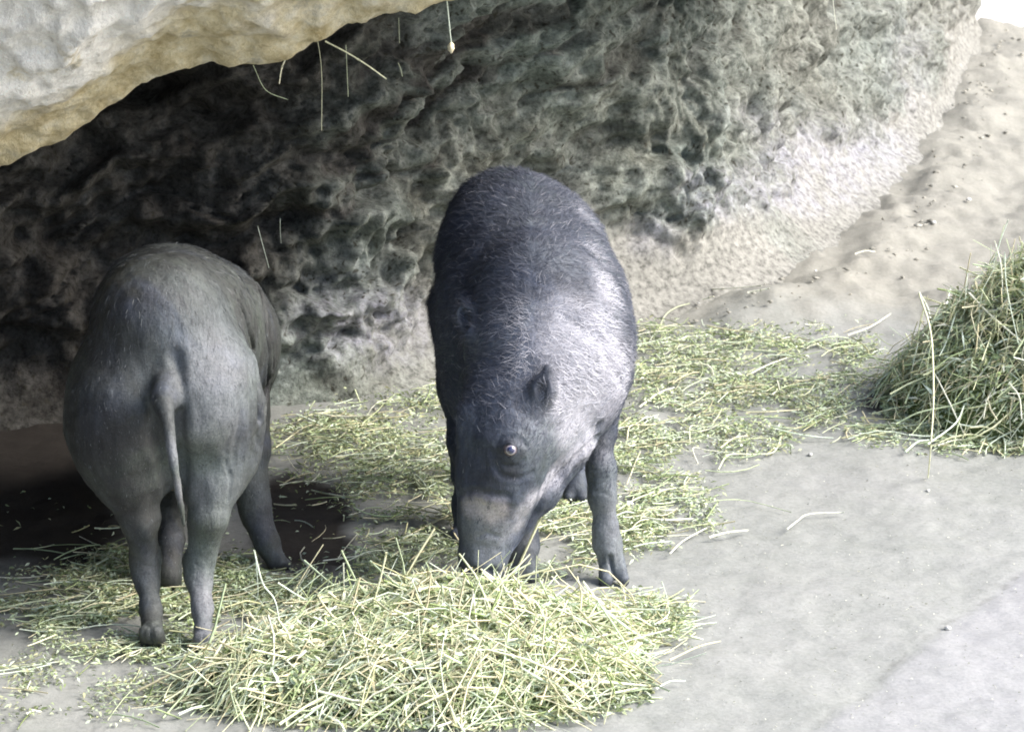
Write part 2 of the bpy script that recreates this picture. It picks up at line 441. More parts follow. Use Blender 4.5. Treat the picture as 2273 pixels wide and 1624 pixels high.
block_wall()

# ------------------------------------------------------------------ signed-distance modelling of the animals
class Body:
    """smooth union of tapered capsules and ellipsoids, turned into one continuous surface"""
    def __init__(s): s.prims = []
    def cap(s, a, b, ra, rb, k=0.03, sq=None):
        s.prims.append(('c', np.array(a, float), np.array(b, float), ra, rb, k)); return s
    def chain(s, pts, k=0.03):
        """pts: (u, v, y, radius in picture px)"""
        for p, q in zip(pts[:-1], pts[1:]):
            s.cap(P(*p[:3]), P(*q[:3]), px(p[3], p[2]), px(q[3], q[2]), k)
        return s
    def ell(s, c, r, k=0.04, rot=None):
        s.prims.append(('e', np.array(c, float), np.array(r, float), rot, None, k)); return s
    def cut(s, c, r, k=0.01, rot=None):
        s.prims.append(('x', np.array(c, float), np.array(r, float), rot, None, k)); return s
    @staticmethod
    def _d(pr, q):
        if pr[0] == 'c':
            a, b = pr[1], pr[2]; ab = b - a
            t = np.clip(((q - a) @ ab) / max(ab @ ab, 1e-12), 0, 1)
            return np.linalg.norm(q - a - t[..., None] * ab, axis=-1) - (pr[3] + (pr[4] - pr[3]) * t)
        w = q - pr[1]
        if pr[3] is not None: w = w @ pr[3]
        k0 = np.linalg.norm(w / pr[2], axis=-1); k1 = np.linalg.norm(w / pr[2] ** 2, axis=-1)
        return k0 * (k0 - 1) / np.maximum(k1, 1e-9)
    def field(s, q):
        D = np.full(q.shape[:-1], 9.0)
        for pr in s.prims:
            d_ = s._d(pr, q); k = pr[5]
            if pr[0] == 'x':
                d_ = -d_; hh = np.maximum(k - np.abs(D - d_), 0) / k
                D = np.maximum(D, d_) + hh * hh * k / 4
            else:
                hh = np.maximum(k - np.abs(D - d_), 0) / k
                D = np.minimum(D, d_) - hh * hh * k / 4
        return D
    def hit(s, u, v, lo=-0.6, hi=0.9):
        """first surface point along the sight line through (u, v)"""
        ys = np.arange(lo, hi, 0.002)
        pp = np.array([P(u, v, y) for y in ys]); f = s.field(pp)
        i = np.argmax(f < 0)
        return pp[i] if f[i] < 0 else None
    def mesh(s, h=0.0045):
        los, his = [], []
        for pr in s.prims:
            if pr[0] == 'c':
                r = max(pr[3], pr[4]); los.append(np.minimum(pr[1], pr[2]) - r); his.append(np.maximum(pr[1], pr[2]) + r)
            elif pr[0] == 'e': los.append(pr[1] - pr[2].max()); his.append(pr[1] + pr[2].max())
        lo = np.min(los, axis=0) - 0.02; hi = np.max(his, axis=0) + 0.02
        n = np.ceil((hi - lo) / h).astype(int)
        ax = [lo[i] + h * np.arange(n[i]) for i in range(3)]
        D = np.full(n, 9.0, np.float32)
        for pr in s.prims:
            k = pr[5]
            if pr[0] == 'c': r = max(pr[3], pr[4]); bl = np.minimum(pr[1], pr[2]) - r; bh = np.maximum(pr[1], pr[2]) + r
            else: r = pr[2].max(); bl = pr[1] - r; bh = pr[1] + r
            m_ = k + 2.5 * h
            i0 = np.clip(np.floor((bl - m_ - lo) / h).astype(int), 0, n); i1 = np.clip(np.ceil((bh + m_ - lo) / h).astype(int) + 1, 0, n)
            if (i1 <= i0).any(): continue
            sl = tuple(slice(a, b) for a, b in zip(i0, i1))
            g = np.stack(np.meshgrid(*[ax[i][sl[i]] for i in range(3)], indexing='ij'), -1)
            d_ = s._d(pr, g); E = D[sl]
            if pr[0] == 'x':
                d_ = -d_; hh = np.maximum(k - np.abs(E - d_), 0) / k; D[sl] = np.maximum(E, d_) + hh * hh * k / 4
            else:
                hh = np.maximum(k - np.abs(E - d_), 0) / k; D[sl] = np.minimum(E, d_) - hh * hh * k / 4
        # surface nets
        ins = D < 0
        cn = [ins[i:n[0]-1+i, j:n[1]-1+j, k:n[2]-1+k] for i in (0, 1) for j in (0, 1) for k in (0, 1)]
        cnt = sum(c.astype(np.int8) for c in cn)
        act = (cnt > 0) & (cnt < 8)
        idx = np.full(act.shape, -1, np.int64); ci = np.argwhere(act); idx[act] = np.arange(len(ci))
        acc = np.zeros((len(ci), 3)); num = np.zeros(len(ci))
        cor = [(i, j, k) for i in (0, 1) for j in (0, 1) for k in (0, 1)]
        for A in cor:
            for ax_ in range(3):
                if A[ax_] == 1: continue
                B = list(A); B[ax_] = 1
                da = D[ci[:, 0]+A[0], ci[:, 1]+A[1], ci[:, 2]+A[2]]; db = D[ci[:, 0]+B[0], ci[:, 1]+B[1], ci[:, 2]+B[2]]
                cr = (da < 0) != (db < 0)
                t = np.where(cr, da / np.where(cr, da - db, 1), 0)
                pt = np.array(A, float) + t[:, None] * (np.array(B) - np.array(A))
                acc += pt * cr[:, None]; num += cr
        V = lo + h * (ci + acc / num[:, None])
        F = []
        for a in range(3):
            b, c = (a + 1) % 3, (a + 2) % 3
            s0 = [slice(None)] * 3; s1 = [slice(None)] * 3; s0[a] = slice(0, -1); s1[a] = slice(1, None)
            A, B = ins[tuple(s0)], ins[tuple(s1)]
            e = np.argwhere(A != B); e = e[(e[:, b] > 0) & (e[:, c] > 0) & (e[:, b] < n[b]-1) & (e[:, c] < n[c]-1)]
            fl = A[e[:, 0], e[:, 1], e[:, 2]]
            def at(ob, oc):
                q = e.copy(); q[:, b] += ob; q[:, c] += oc; return idx[q[:, 0], q[:, 1], q[:, 2]]
            q = np.stack([at(-1, -1), at(0, -1), at(0, 0), at(-1, 0)], 1)
            F.append(np.where(fl[:, None], q, q[:, ::-1]))
        F = np.vstack(F)
        # two rounds of light smoothing
        for _ in range(2):
            sm = np.zeros_like(V); nb = np.zeros(len(V))
            for k in range(4):
                a_, b_ = F[:, k], F[:, (k + 1) % 4]
                np.add.at(sm, a_, V[b_]); np.add.at(nb, a_, 1)
                np.add.at(sm, b_, V[a_]); np.add.at(nb, b_, 1)
            V = 0.5 * V + 0.5 * sm / nb[:, None]
        return V, F

def vnormals(V, F):
    nn = np.cross(V[F[:, 2]] - V[F[:, 0]], V[F[:, 3]] - V[F[:, 1]])
    N = np.zeros_like(V)
    for k in range(4): np.add.at(N, F[:, k], nn)
    return N / np.maximum(np.linalg.norm(N, axis=1), 1e-12)[:, None]

def crease(V, N, body, uv, width, depth, lo=-0.6, hi=0.9):
    """press a fold into the skin along a line given by picture points on the near side"""
    pts = []
    for (a, b), (c, e) in zip(uv[:-1], uv[1:]):
        n_ = max(2, int(math.hypot(c - a, e - b) / 12))
        for t in np.linspace(0, 1, n_, endpoint=False): pts.append((a + (c - a) * t, b + (e - b) * t))
    pts.append(uv[-1])
    P3 = [body.hit(u, v, lo, hi) for u, v in pts]; P3 = np.array([p for p in P3 if p is not None])
    if len(P3) < 2: return V
    D = np.full(len(V), 9.0)
    for a, b in zip(P3[:-1], P3[1:]):
        if np.linalg.norm(a - b) > 0.05: continue
        ab = b - a; t = np.clip(((V - a) @ ab) / max(ab @ ab, 1e-9), 0, 1)
        D = np.minimum(D, np.linalg.norm(V - a - t[:, None] * ab, axis=1))
    w = px(width, 0)
    prof = np.exp(-(D / w) ** 2) - 0.35 * np.exp(-((D - 2.0 * w) / w) ** 2)
    return V - N * (prof * px(depth, 0))[:, None]

def spots(V, body, lst, lo=-0.6, hi=0.9):
    """soft 3-D colour patches: (u, v, radius px, value)"""
    out = np.zeros(len(V))
    for u, v, r, val in lst:
        p = body.hit(u, v, lo, hi)
        if p is None: continue
        rr = px(r, p[1])
        out = np.maximum(out, val * np.exp(-(np.linalg.norm(V - p, axis=1) / rr) ** 3))
    return out

def skin_material(name, dark, mid, dust):
    m = Mat(name, 0.62, 0.4)
    n1 = m.noise(9, 6, 0.65); n2 = m.noise(60, 5, 0.7); n3 = m.noise(260, 3, 0.7)
    c = m.ramp(n1, [(0.32, dark), (0.55, mid), (0.75, dust)])
    c = m.mix(m.math('MULTIPLY', m.attr("fade").outputs["Fac"], m.ramp(n1, [(0.3, .55), (0.6, 1.0)])), c, dust)
    n4 = m.noise(5, 5, 0.6, dist=0.5); n5 = m.noise(1.0, 6, 0.7, vec=m.mapping((60, 60, 9)))
    c = m.mix(m.ramp(n4, [(0.52, 0.0), (0.66, 0.45)]), c, m.mix(.5, c, (0.13, 0.17, 0.12)))
    c = m.mix(m.ramp(n4, [(0.34, 0.5), (0.46, 0.0)]), c, m.mix(.5, c, (0.07, 0.09, 0.16)))
    c = m.mix(1.0, c, m.ramp(n5, [(0.3, 0.72), (0.65, 1.22)]), 'MULTIPLY')
    c = m.mix(m.attr("pale").outputs["Fac"], c, m.ramp(n2, [(0.3, (0.24, 0.24, 0.27)), (0.7, (0.42, 0.415, 0.46))]))
    c = m.mix(m.attr("pink").outputs["Fac"], c, (0.40, 0.365, 0.37))
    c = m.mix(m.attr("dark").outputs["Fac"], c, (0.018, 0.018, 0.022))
    c = m.mix(1.0, c, m.ramp(n3, [(0.3, 0.72), (0.68, 1.25)]), 'MULTIPLY')
    m.color(c)
    b1 = m.bump(m.math('ADD', m.math('MULTIPLY', n2, 0.8), m.math('ADD', m.math('MULTIPLY', n5, 0.9), m.math('MULTIPLY', n3, 0.4))), 0.5, 0.004)
    vor = m.n("ShaderNodeTexVoronoi"); vor.inputs["Scale"].default_value = 90; vor.feature = 'DISTANCE_TO_EDGE'
    m.l(m.mapping((1.0, 1.0, 0.45)), vor.inputs["Vector"])
    m.bump(m.math('MINIMUM', vor.outputs["Distance"], 0.12), 0.12, 0.003, b1)
    return m.m

def toes(B, u, v, y, du, spread, front=-1, r=13, length=0.03):
    """two cloven toes under a pastern ending at (u, v, y); they rest on the ground"""
    c = P(u, v, y)
    for s_ in (-1, 1):
        a = c + np.array([s_ * px(spread * 0.55, y), 0, 0])
        tip = np.array([c[0] + du + s_ * px(spread, y), c[1] + front * length, px(r, y) * 0.8])
        B.cap(a, tip, px(r * 1.15, y), px(r * 0.95, y), 0.006)
    for s_ in (-1, 1):                                   # dew claws
        q = c + np.array([s_ * px(spread, y), -front * 0.012, 0.012])
        B.cap(q, q + np.array([0, -front * 0.008, -0.012]), 0.006, 0.004, 0.006)

def eyeball(parent, pos, r, look, name="eye"):
    """small ball with iris and pupil turned towards 'look'"""
    look = np.array(look, float); look /= np.linalg.norm(look)
    n1, n2 = 28, 16
    th = np.linspace(0, 2 * np.pi, n1, endpoint=False); ph = np.linspace(0.0, np.pi, n2)
    up = np.array([0, 0, 1.0]); a = np.cross(up, look); a /= np.linalg.norm(a); b = np.cross(look, a)
    V, C = [], []
    for p_ in ph:
        for t in th:
            rr = r * (1.0 + 0.10 * max(0.0, 1 - (p_ / 0.75) ** 2))
            V.append(pos + rr * (math.cos(p_) * look + math.sin(p_) * (math.cos(t) * a + math.sin(t) * b)))
            C.append((0.012, 0.016, 0.07) if p_ < 0.50 else ((0.27, 0.25, 0.30) if p_ < 0.80 else (0.09, 0.07, 0.08)))
    V = np.array(V); F = []
    for i in range(n2 - 1):
        for j in range(n1):
            F.append([i * n1 + j, (i + 1) * n1 + j, (i + 1) * n1 + (j + 1) % n1, i * n1 + (j + 1) % n1])
    return mesh_obj(name, V, np.array(F), M_EYE, parent, attrs={"col": np.array(C)}, loc=None)
M_EYE = Mat("wet_eye", 0.08, 0.8)
M_EYE.l(M_EYE.attr("col").outputs["Color"], M_EYE.b.inputs["Base Color"])
M_EYE.b.inputs["Coat Weight"].default_value = 1.0
M_EYE = M_EYE.m

def bristles(V, F, N, n, flow, length, width, colf, dens, lift=0.35, seed=1):
    """thin tapered hairs rooted on the skin; flow(p, n) gives the lie of the coat"""
    r_ = np.random.default_rng(seed)
    a = V[F[:, 0]]; b = V[F[:, 1]]; c = V[F[:, 2]]; d_ = V[F[:, 3]]
    ar = np.linalg.norm(np.cross(c - a, d_ - b), axis=1) * dens(V, N)[F[:, 0]]
    f = r_.choice(len(F), n, p=ar / ar.sum())
    s_, t = r_.random(n)[:, None], r_.random(n)[:, None]
    p = (a[f]*(1-s_) + b[f]*s_)*(1-t) + (d_[f]*(1-s_) + c[f]*s_)*t
    nn = N[F[f, 0]]
    fl = flow(p, nn); fl = fl + 0.28 * r_.normal(size=fl.shape)
    fl -= nn * (fl * nn).sum(1)[:, None]; fl /= np.linalg.norm(fl, axis=1)[:, None]
    L = length(p) * (0.6 + 0.8 * r_.random(n)); L = L[:, None]
    lf = lift * (0.5 + r_.random(n))[:, None]
    tocam = CAM - p; tocam /= np.linalg.norm(tocam, axis=1)[:, None]
    side = np.cross(fl, nn); side = side + 0.5 * r_.normal(size=side.shape); side -= fl * (side * fl).sum(1)[:, None]
    side /= np.linalg.norm(side, axis=1)[:, None]
    w = width * (0.7 + 0.6 * r_.random(n))[:, None]
    m_ = p + fl * L * 0.5 + nn * L * lf * 0.8
    e = p + fl * L * 1.0 + nn * L * lf * 1.1
    Vv = np.stack([p - side * w, p + side * w, m_ - side * w * 0.7, m_ + side * w * 0.7, e], 1).reshape(-1, 3)
    k = np.arange(n)[:, None] * 5
    Q = k + np.array([[0, 1, 3, 2]]); T = k + np.array([[2, 3, 4]])
    col = colf(p, r_)
    return Vv, [Q, T], np.repeat(col, 5, axis=0)

# ------------------------------------------------------------------ right-hand pig, facing the camera, snout down
def build_facing_pig():
    B = Body()
    root_loc = np.array([P(1190, 900, 0.2)[0], 0.2, 0.0])
    # trunk
    B.chain([(1128, 515, .47, 142), (1158, 585, .32, 172), (1190, 690, .16, 190), (1215, 742, .06, 175)], .06)
    B.ell(P(1088, 770, .16), (.082, .15, .13), .06)
    B.ell(P(1285, 800, .05), (.085, .12, .125), .05)
    B.ell(P(1125, 880, .08), (.095, .12, .08), .05)
    # hump of the withers and neck running down to the head
    B.chain([(1190, 650, .02, 125), (1185, 790, -.05, 128), (1165, 890, -.10, 112)], .06)
    B.ell(P(1265, 880, -.03), (.075, .075, .09), .04)
    # head
    B.chain([(1125, 905, -.13, 92), (1128, 985, -.165, 92), (1110, 1075, -.175, 76), (1086, 1160, -.175, 58), (1074, 1225, -.18, 53)], .035)
    B.ell(P(1205, 975, -.11), (.055, .05, .055), .03)         # cheek
    B.chain([(1262, 985, -.08, 58), (1200, 1085, -.13, 42), (1130, 1185, -.15, 30)], .02)   # jaw
    B.chain([(1052, 930, -.155, 40), (1056, 1060, -.18, 36), (1050, 1140, -.185, 28)], .02)   # bridge of the nose
    # snout disc
    B.cap(P(1073, 1228, -.185), P(1070, 1252, -.19), px(56), px(54), .008)
    B.cut(P(1052, 1268, -.225), (.010, .012, .008), .004)
    B.cut(P(1092, 1268, -.225), (.010, .012, .008), .004)
    # eye bulge and socket
    e = B.hit(1133, 1000)
    B.ell(e + np.array([0, .004, 0]), (.022, .012, .019), .008)
    e = B.hit(1131, 998)
    B.cut(e + np.array([0.001, -.004, 0]), (.0125, .012, .0115), .003)
    B.cap(e + np.array([-.013, .001, .003]), e + np.array([0, -.004, .0125]), .0035, .0045, .003).cap(e + np.array([0, -.004, .0125]), e + np.array([.014, .001, .004]), .0045, .0035, .003)
    B.cap(e + np.array([-.012, .001, -.004]), e + np.array([0, -.002, -.0125]), .003, .0035, .003).cap(e + np.array([0, -.002, -.0125]), e + np.array([.013, .001, -.003]), .0035, .003, .003)
    # ears
    for (u, v, uu_, vv_, out) in ((1203, 905, 1217, 818, .024), (1052, 745, 1026, 660, .022)):
        a = B.hit(u, v) + np.array([0, .012, 0]); q = B.hit(uu_, vv_ + 10)
        b = P(uu_, vv_, q[1] - out)
        m_ = (a + b) / 2 + np.array([0, -.006, 0])
        B.cap(a, m_, .018, .020, .012); B.cap(m_, b, .020, .008, .012)
        ax = (b - a) / np.linalg.norm(b - a); sx = np.cross(ax, [0, 1, 0]); sx /= np.linalg.norm(sx)
        B.cut(m_ + np.array([-.005, -.022, .002]), (.010, .016, .024), .007, np.stack([sx, np.cross(sx, ax), ax], 1))
    # legs
    B.chain([(1310, 850, .05, 78), (1324, 960, .03, 38), (1335, 1040, .01, 27), (1337, 1100, .0, 26), (1344, 1170, .0, 23), (1349, 1210, .0, 27), (1354, 1238, -.003, 25)], .025)
    toes(B, 1356, 1238, -.002, .006, 20, r=17, length=.032)
    B.chain([(1170, 900, .06, 66), (1160, 1040, .03, 38), (1160, 1120, .02, 29), (1160, 1200, .01, 29), (1160, 1240, .0, 30)], .025)
    toes(B, 1160, 1240, .0, .0, 18, r=19, length=.02)
    B.chain([(1075, 690, .40, 125), (1058, 850, .34, 82), (1042, 980, .28, 46), (1038, 1050, .30, 30), (1034, 1120, .24, 25), (1030, 1180, .20, 26)], .03)
    toes(B, 1030, 1183, .20, .0, 17, r=18, length=.02)
    B.chain([(1200, 660, .46, 120), (1240, 850, .46, 75), (1272, 960, .50, 36), (1284, 1010, .50, 26), (1280, 1060, .44, 23), (1276, 1082, .42, 24)], .03)
    toes(B, 1276, 1084, .415, .0, 15, r=16, length=.02)
    # tail, hidden behind the rump
    B.chain([(1120, 560, .62, 16), (1118, 700, .68, 9), (1122, 800, .69, 6)], .02)
    V, F = B.mesh()
    N = vnormals(V, F)
    for uv, w, dpt in (([(1326, 968), (1262, 1030), (1205, 1100), (1165, 1165), (1140, 1210)], 7, 9),       # mouth / jaw line
                       ([(1100, 985), (1112, 972), (1135, 968), (1158, 975), (1168, 990)], 4, 5),       # upper lid
                       ([(1105, 1022), (1122, 1034), (1146, 1032), (1162, 1018)], 4, 4),
                       ([(1098, 1030), (1112, 1054), (1150, 1062), (1180, 1046)], 6, 4),
                       ([(1330, 940), (1305, 1000)], 8, 8),
                       ([(1354, 1232), (1358, 1262), (1362, 1292)], 4, 9), ([(1322, 1090), (1350, 1096)], 4, 2),
                       ([(1020, 1098), (1050, 1088), (1085, 1096), (1130, 1102)], 7, 4),
                       ([(1062, 1190), (1080, 1182), (1105, 1190)], 5, 3),
                       ([(1150, 900), (1185, 940), (1230, 960)], 12, 4),
                       ([(1250, 700), (1330, 760), (1375, 850)], 14, 5)):
        V = crease(V, N, B, uv, w, dpt)
    N = vnormals(V, F)
    V = V + N * (0.0035 * fbm(V, 14, 3, seed=3) + 0.0012 * fbm(V, 60, 3, seed=5))[:, None]
    pale = spots(V, B, [(1250, 760, 80, .5), (1350, 800, 80, .7), (1360, 880, 70, .6), (1345, 660, 50, .4), (1320, 590, 40, .2), (1260, 700, 60, .35), (1290, 790, 90, .62), (1250, 870, 70, .6), (1300, 900, 75, .85), (1260, 950, 50, .8), (1335, 720, 70, .4),
                        (1330, 800, 60, .55), (1308, 985, 36, .9), (1280, 1000, 32, .85), (1250, 1030, 30, .8), (1225, 1058, 30, .8), (1200, 1085, 28, .8), (1182, 1110, 28, .8), (1160, 1135, 28, .8),
                        (1150, 1165, 24, .65), (1340, 620, 45, .2), (1200, 790, 40, .2), (1325, 1000, 40, .3), (1345, 1190, 60, .2), (1075, 1195, 46, .30), (1120, 1180, 36, .35), (1345, 1150, 60, .2), (1165, 1220, 40, .2)])
    pink = spots(V, B, [(1045, 1125, 26, .7), (1068, 1125, 30, .95), (1100, 1132, 28, .9), (1085, 1138, 28, .9)])
    dark = spots(V, B, [(1132, 1045, 26, .6), (1106, 1000, 22, .5), (1133, 978, 20, .6), (1090, 1070, 26, .5), (1203, 852, 17, .7), (1160, 1005, 16, .5), (1110, 1085, 22, .35)])
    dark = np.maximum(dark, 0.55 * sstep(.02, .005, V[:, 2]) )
    fade = spots(V, B, [(1080, 1215, 60, 1.), (1350, 1230, 60, .9), (1340, 1080, 60, .6), (1230, 560, 80, .35), (1140, 480, 70, .4), (1080, 1190, 60, .9), (1200, 930, 50, .4), (1150, 460, 90, .25), (1350, 1150, 120, .5), (1160, 1200, 80, .5), (1195, 980, 60, .3)])
    M = skin_material("boar_hide", (0.024, 0.028, 0.042), (0.050, 0.061, 0.086), (0.15, 0.168, 0.186))
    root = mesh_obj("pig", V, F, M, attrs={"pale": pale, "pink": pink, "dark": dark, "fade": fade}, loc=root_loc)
    tag(root, "dark bristly pig facing the camera with its snout down in the hay pile", "pig", group="pigs feeding on hay in the cave")
    el = eyeball(root, e + np.array([0.001, .0022, 0]), .0116, CAM - e + np.array([0.6, 0, -.6]))
    for v_ in el.data.vertices: v_.co -= Vector(root_loc)
    # coat
    head_c = P(1120, 1000, -.15)
    def flow(p, nn):
        f = np.zeros_like(p); f[:, 1] = .5; f[:, 0] = .30 * np.sign(p[:, 0] - P(1180, 800, 0)[0]); f[:, 2] = -.35
        hd = sstep(P(0, 760, 0)[2], P(0, 960, 0)[2], p[:, 2]) * sstep(.1, -.02, p[:, 1])
        g = np.zeros_like(p); g[:, 2] = 1.0; g[:, 0] = .35; g[:, 1] = .3
        return f * (1 - hd)[:, None] + g * hd[:, None]
    pal = lambda p: spots(p, B, [(1370, 830, 80, .8), (1240, 760, 70, .7), (1270, 960, 60, .9), (1270, 720, 80, .6), (1290, 800, 90, .9), (1250, 880, 70, .9), (1300, 900, 80, 1.), (1335, 740, 80, .8), (1345, 640, 60, .6),
                                 (1320, 560, 45, .35), (1295, 480, 40, .25), (1200, 790, 60, .5), (1180, 720, 60, .35), (1310, 980, 36, 1.)])
    def colf(p, r_):
        w = np.clip(1.2 * pal(p) + .06, 0, 1) * (0.75 + .7 * r_.random(len(p)))
        w = np.clip(w + (r_.random(len(p)) < .05) * .35, 0, 1)[:, None]
        return np.array([.032, .040, .064]) * (1 - w) + np.array([.50, .50, .55]) * w
    def length(p):
        z = p[:, 2]
        return 0.007 + 0.010 * sstep(.24, .40, z)
    def dens(Vx, Nx):
        back = sstep(.13, .22, Vx[:, 2])
        face = np.linalg.norm((Vx - P(1110, 1050, -.17)) / np.array([.09, .09, .11]), axis=1)
        return back * np.clip(sstep(.8, 1.25, face), .10, 1) + .04
    HV, HF, HC = bristles(V, F, N, 60000, flow, length, .00038, colf, dens, lift=.2, seed=3)
    h = mesh_obj("hair", HV - root_loc, HF, M_HAIR, root, smooth=False, attrs={"col": HC})
    # long whiskers by the jaw
    return root
build_facing_pig()

# ------------------------------------------------------------------ left-hand pig, seen from behind
def build_rear_pig():
    B = Body()
    root_loc = np.array([P(400, 900, 0.0)[0], 0.0, 0.0])
    B.chain([(358, 704, -.20, 142), (382, 722, -.05, 162), (424, 755, .12, 172), (446, 770, .26, 162), (462, 800, .34, 140)], .06)
    B.ell(P(292, 880, -.20), (px(137), .13, px(165)), .05)
    B.ell(P(452, 860, -.21), (px(120), .12, px(150)), .04)
    B.ell(P(300, 960, -.10), (px(128), .15, px(125)), .08)
    B.ell(P(430, 960, .06), (px(130), .20, px(110)), .05)
    # neck and lowered head, turned away
    B.chain([(470, 830, .38, 120), (480, 900, .50, 95), (478, 950, .60, 70), (470, 1010, .66, 45), (466, 1045, .68, 36)], .05)
    for du in (-62, 62):
        a = P(480 + du * .7, 880, .50); B.cap(a, a + np.array([np.sign(du) * .02, -.03, .05]), .022, .008, .01)
    # thighs and hind legs
    B.chain([(268, 940, -.22, 104), (278, 1010, -.245, 84), (290, 1070, -.265, 60)], .05)
    B.chain([(290, 1070, -.265, 60), (308, 1150, -.27, 44), (322, 1235, -.24, 30), (328, 1290, -.25, 24), (334, 1350, -.285, 22), (338, 1405, -.335, 25)], .014)
    B.cap(P(322, 1230, -.225), P(320, 1262, -.23), px(30), px(24), .02)
    toes(B, 335, 1408, -.335, .0, 18, front=.6, r=18, length=.02)
    B.chain([(488, 940, -.20, 92), (484, 1010, -.21, 78), (477, 1070, -.24, 58)], .05)
    B.chain([(477, 1070, -.24, 58), (464, 1150, -.26, 43), (446, 1240, -.25, 31), (443, 1285, -.26, 26), (449, 1350, -.30, 22), (452, 1420, -.345, 25)], .014)
    B.cap(P(432, 1245, -.24), P(434, 1275, -.25), px(25), px(20), .015)
    toes(B, 452, 1424, -.345, .0, 16, front=.6, r=18, length=.02)
    # fore legs
    B.chain([(540, 900, .14, 60), (552, 1000, .10, 40), (556, 1080, .08, 33), (566, 1140, .07, 28), (590, 1200, .05, 22), (612, 1242, .04, 19)], .03)
    toes(B, 613, 1243, .04, .008, 11, front=.5, r=13, length=.02)
    B.chain([(380, 1000, .12, 60), (378, 1120, .04, 33), (377, 1200, -.03, 23), (375, 1265, -.06, 19), (376, 1285, -.07, 20)], .03)
    toes(B, 376, 1290, -.07, .0, 12, front=.5, r=14, length=.018)
    BODY_ONLY = list(B.prims)
    # tail root and hanging tail
    B.chain([(364, 850, -.322, 12), (364, 880, -.338, 17), (364, 905, -.352, 20)], .03)
    tl = np.array([(364, 895, -.360, 22), (374, 950, -.386, 15), (384, 1020, -.405, 12), (396, 1090, -.412, 9.5), (406, 1148, -.412, 6.5), (409, 1166, -.412, 5)], float)
    B.chain([tuple(q) for q in catmull(np.arange(6.), tl, np.linspace(0, 5, 22))], .0012)
    V, F = B.mesh()
    N = vnormals(V, F)
    full = B.prims; B.prims = BODY_ONLY
    on_body = sstep(.004, .0, B.field(V))
    for uv, w, dpt in (([(392, 790), (398, 900), (402, 985), (404, 1060), (400, 1130)], 13, 10),
                       ([(334, 890), (340, 960), (362, 1040), (375, 1110)], 12, 7),
                       ([(520, 655), (545, 710), (560, 780), (568, 860), (572, 930)], 7, 15),
                       ([(562, 610), (585, 690), (594, 780), (592, 860), (584, 920)], 6, 12),
                       ([(505, 640), (530, 690), (540, 730)], 5, 4),
                       ([(548, 800), (552, 880), (552, 960)], 5, 3),
                       ([(532, 860), (530, 940), (515, 1030)], 6, 2.5),
                       ([(566, 965), (574, 985), (590, 1000)], 7, 3),
                       ([(335, 1100), (345, 1150), (352, 1200)], 14, 2),
                       ([(470, 1255), (462, 1300), (464, 1340)], 6, 3), ([(540, 690), (556, 760), (562, 840)], 3, 3), ([(500, 1020), (512, 1060), (505, 1110)], 4, 3),
                       ([(430, 1245), (450, 1262), (470, 1262)], 3, 2.5), ([(312, 1246), (330, 1260), (350, 1256)], 3, 2.5), ([(428, 1395), (450, 1402), (472, 1396)], 3, 3),
                       ([(312, 1382), (336, 1390), (358, 1382)], 3, 3), ([(600, 700), (606, 780), (600, 860)], 4, 4),
                       ([(452, 1412), (454, 1440)], 3, 6), ([(336, 1396), (338, 1425)], 3, 6),
                       ([(352, 1225), (356, 1270)], 6, 4)):
        V = V + (crease(V, N, B, uv, w, dpt) - V) * on_body[:, None]
    B.prims = full
    N = vnormals(V, F)
    V = V + N * on_body[:, None] * (0.004 * fbm(V, 10, 3, seed=3) + 0.0010 * fbm(V * [1, 1, .35], 70, 3, seed=5))[:, None]
    pale = spots(V, B, [(480, 820, 90, .22), (480, 950, 80, .2), (445, 1330, 60, .35), (450, 1400, 50, .3), (330, 1250, 40, .12), (470, 1100, 60, .15), (380, 1000, 30, .25), (395, 1090, 30, .3)])
    dark = spots(V, B, [(392, 940, 20, .4), (225, 800, 120, .5), (220, 950, 120, .5), (300, 1060, 80, .4)])
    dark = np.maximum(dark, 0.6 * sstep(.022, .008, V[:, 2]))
    fade = spots(V, B, [(460, 760, 130, .95), (480, 900, 130, .95), (420, 680, 90, .7), (470, 1050, 110, .95), (560, 800, 90, .9), (445, 1250, 80, .95), (450, 1380, 60, .9), (560, 1080, 80, .6), (380, 1000, 60, .6), (335, 1300, 60, .5)])
    M = skin_material("grey_hide", (0.026, 0.025, 0.026), (0.048, 0.053, 0.050), (0.10, 0.115, 0.122))
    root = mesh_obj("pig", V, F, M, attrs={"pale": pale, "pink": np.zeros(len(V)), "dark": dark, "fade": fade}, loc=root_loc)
    tag(root, "wrinkled grey pig seen from behind with its thin tail hanging down", "pig", group="pigs feeding on hay in the cave")
    def flow(p, nn):
        f = np.zeros_like(p); f[:, 2] = -1; f[:, 1] = -.2; return f
    def colf(p, r_):
        w = (r_.random(len(p)) ** 5)[:, None] * .55
        return np.array([.035, .038, .042]) * (1 - w) + np.array([.42, .45, .46]) * w
    HV, HF, HC = bristles(V, F, N, 24000, flow, lambda p: .005 + .008 * sstep(.35, .6, p[:, 2]), .00028, colf, lambda a, b: .5 + 2.2 * sstep(.45, .58, a[:, 2]) * sstep(-.15, .1, a[:, 1]), lift=.12, seed=5)
    mesh_obj("hair", HV - root_loc, HF, M_HAIR, root, smooth=False, attrs={"col": HC})
    return root
build_rear_pig()

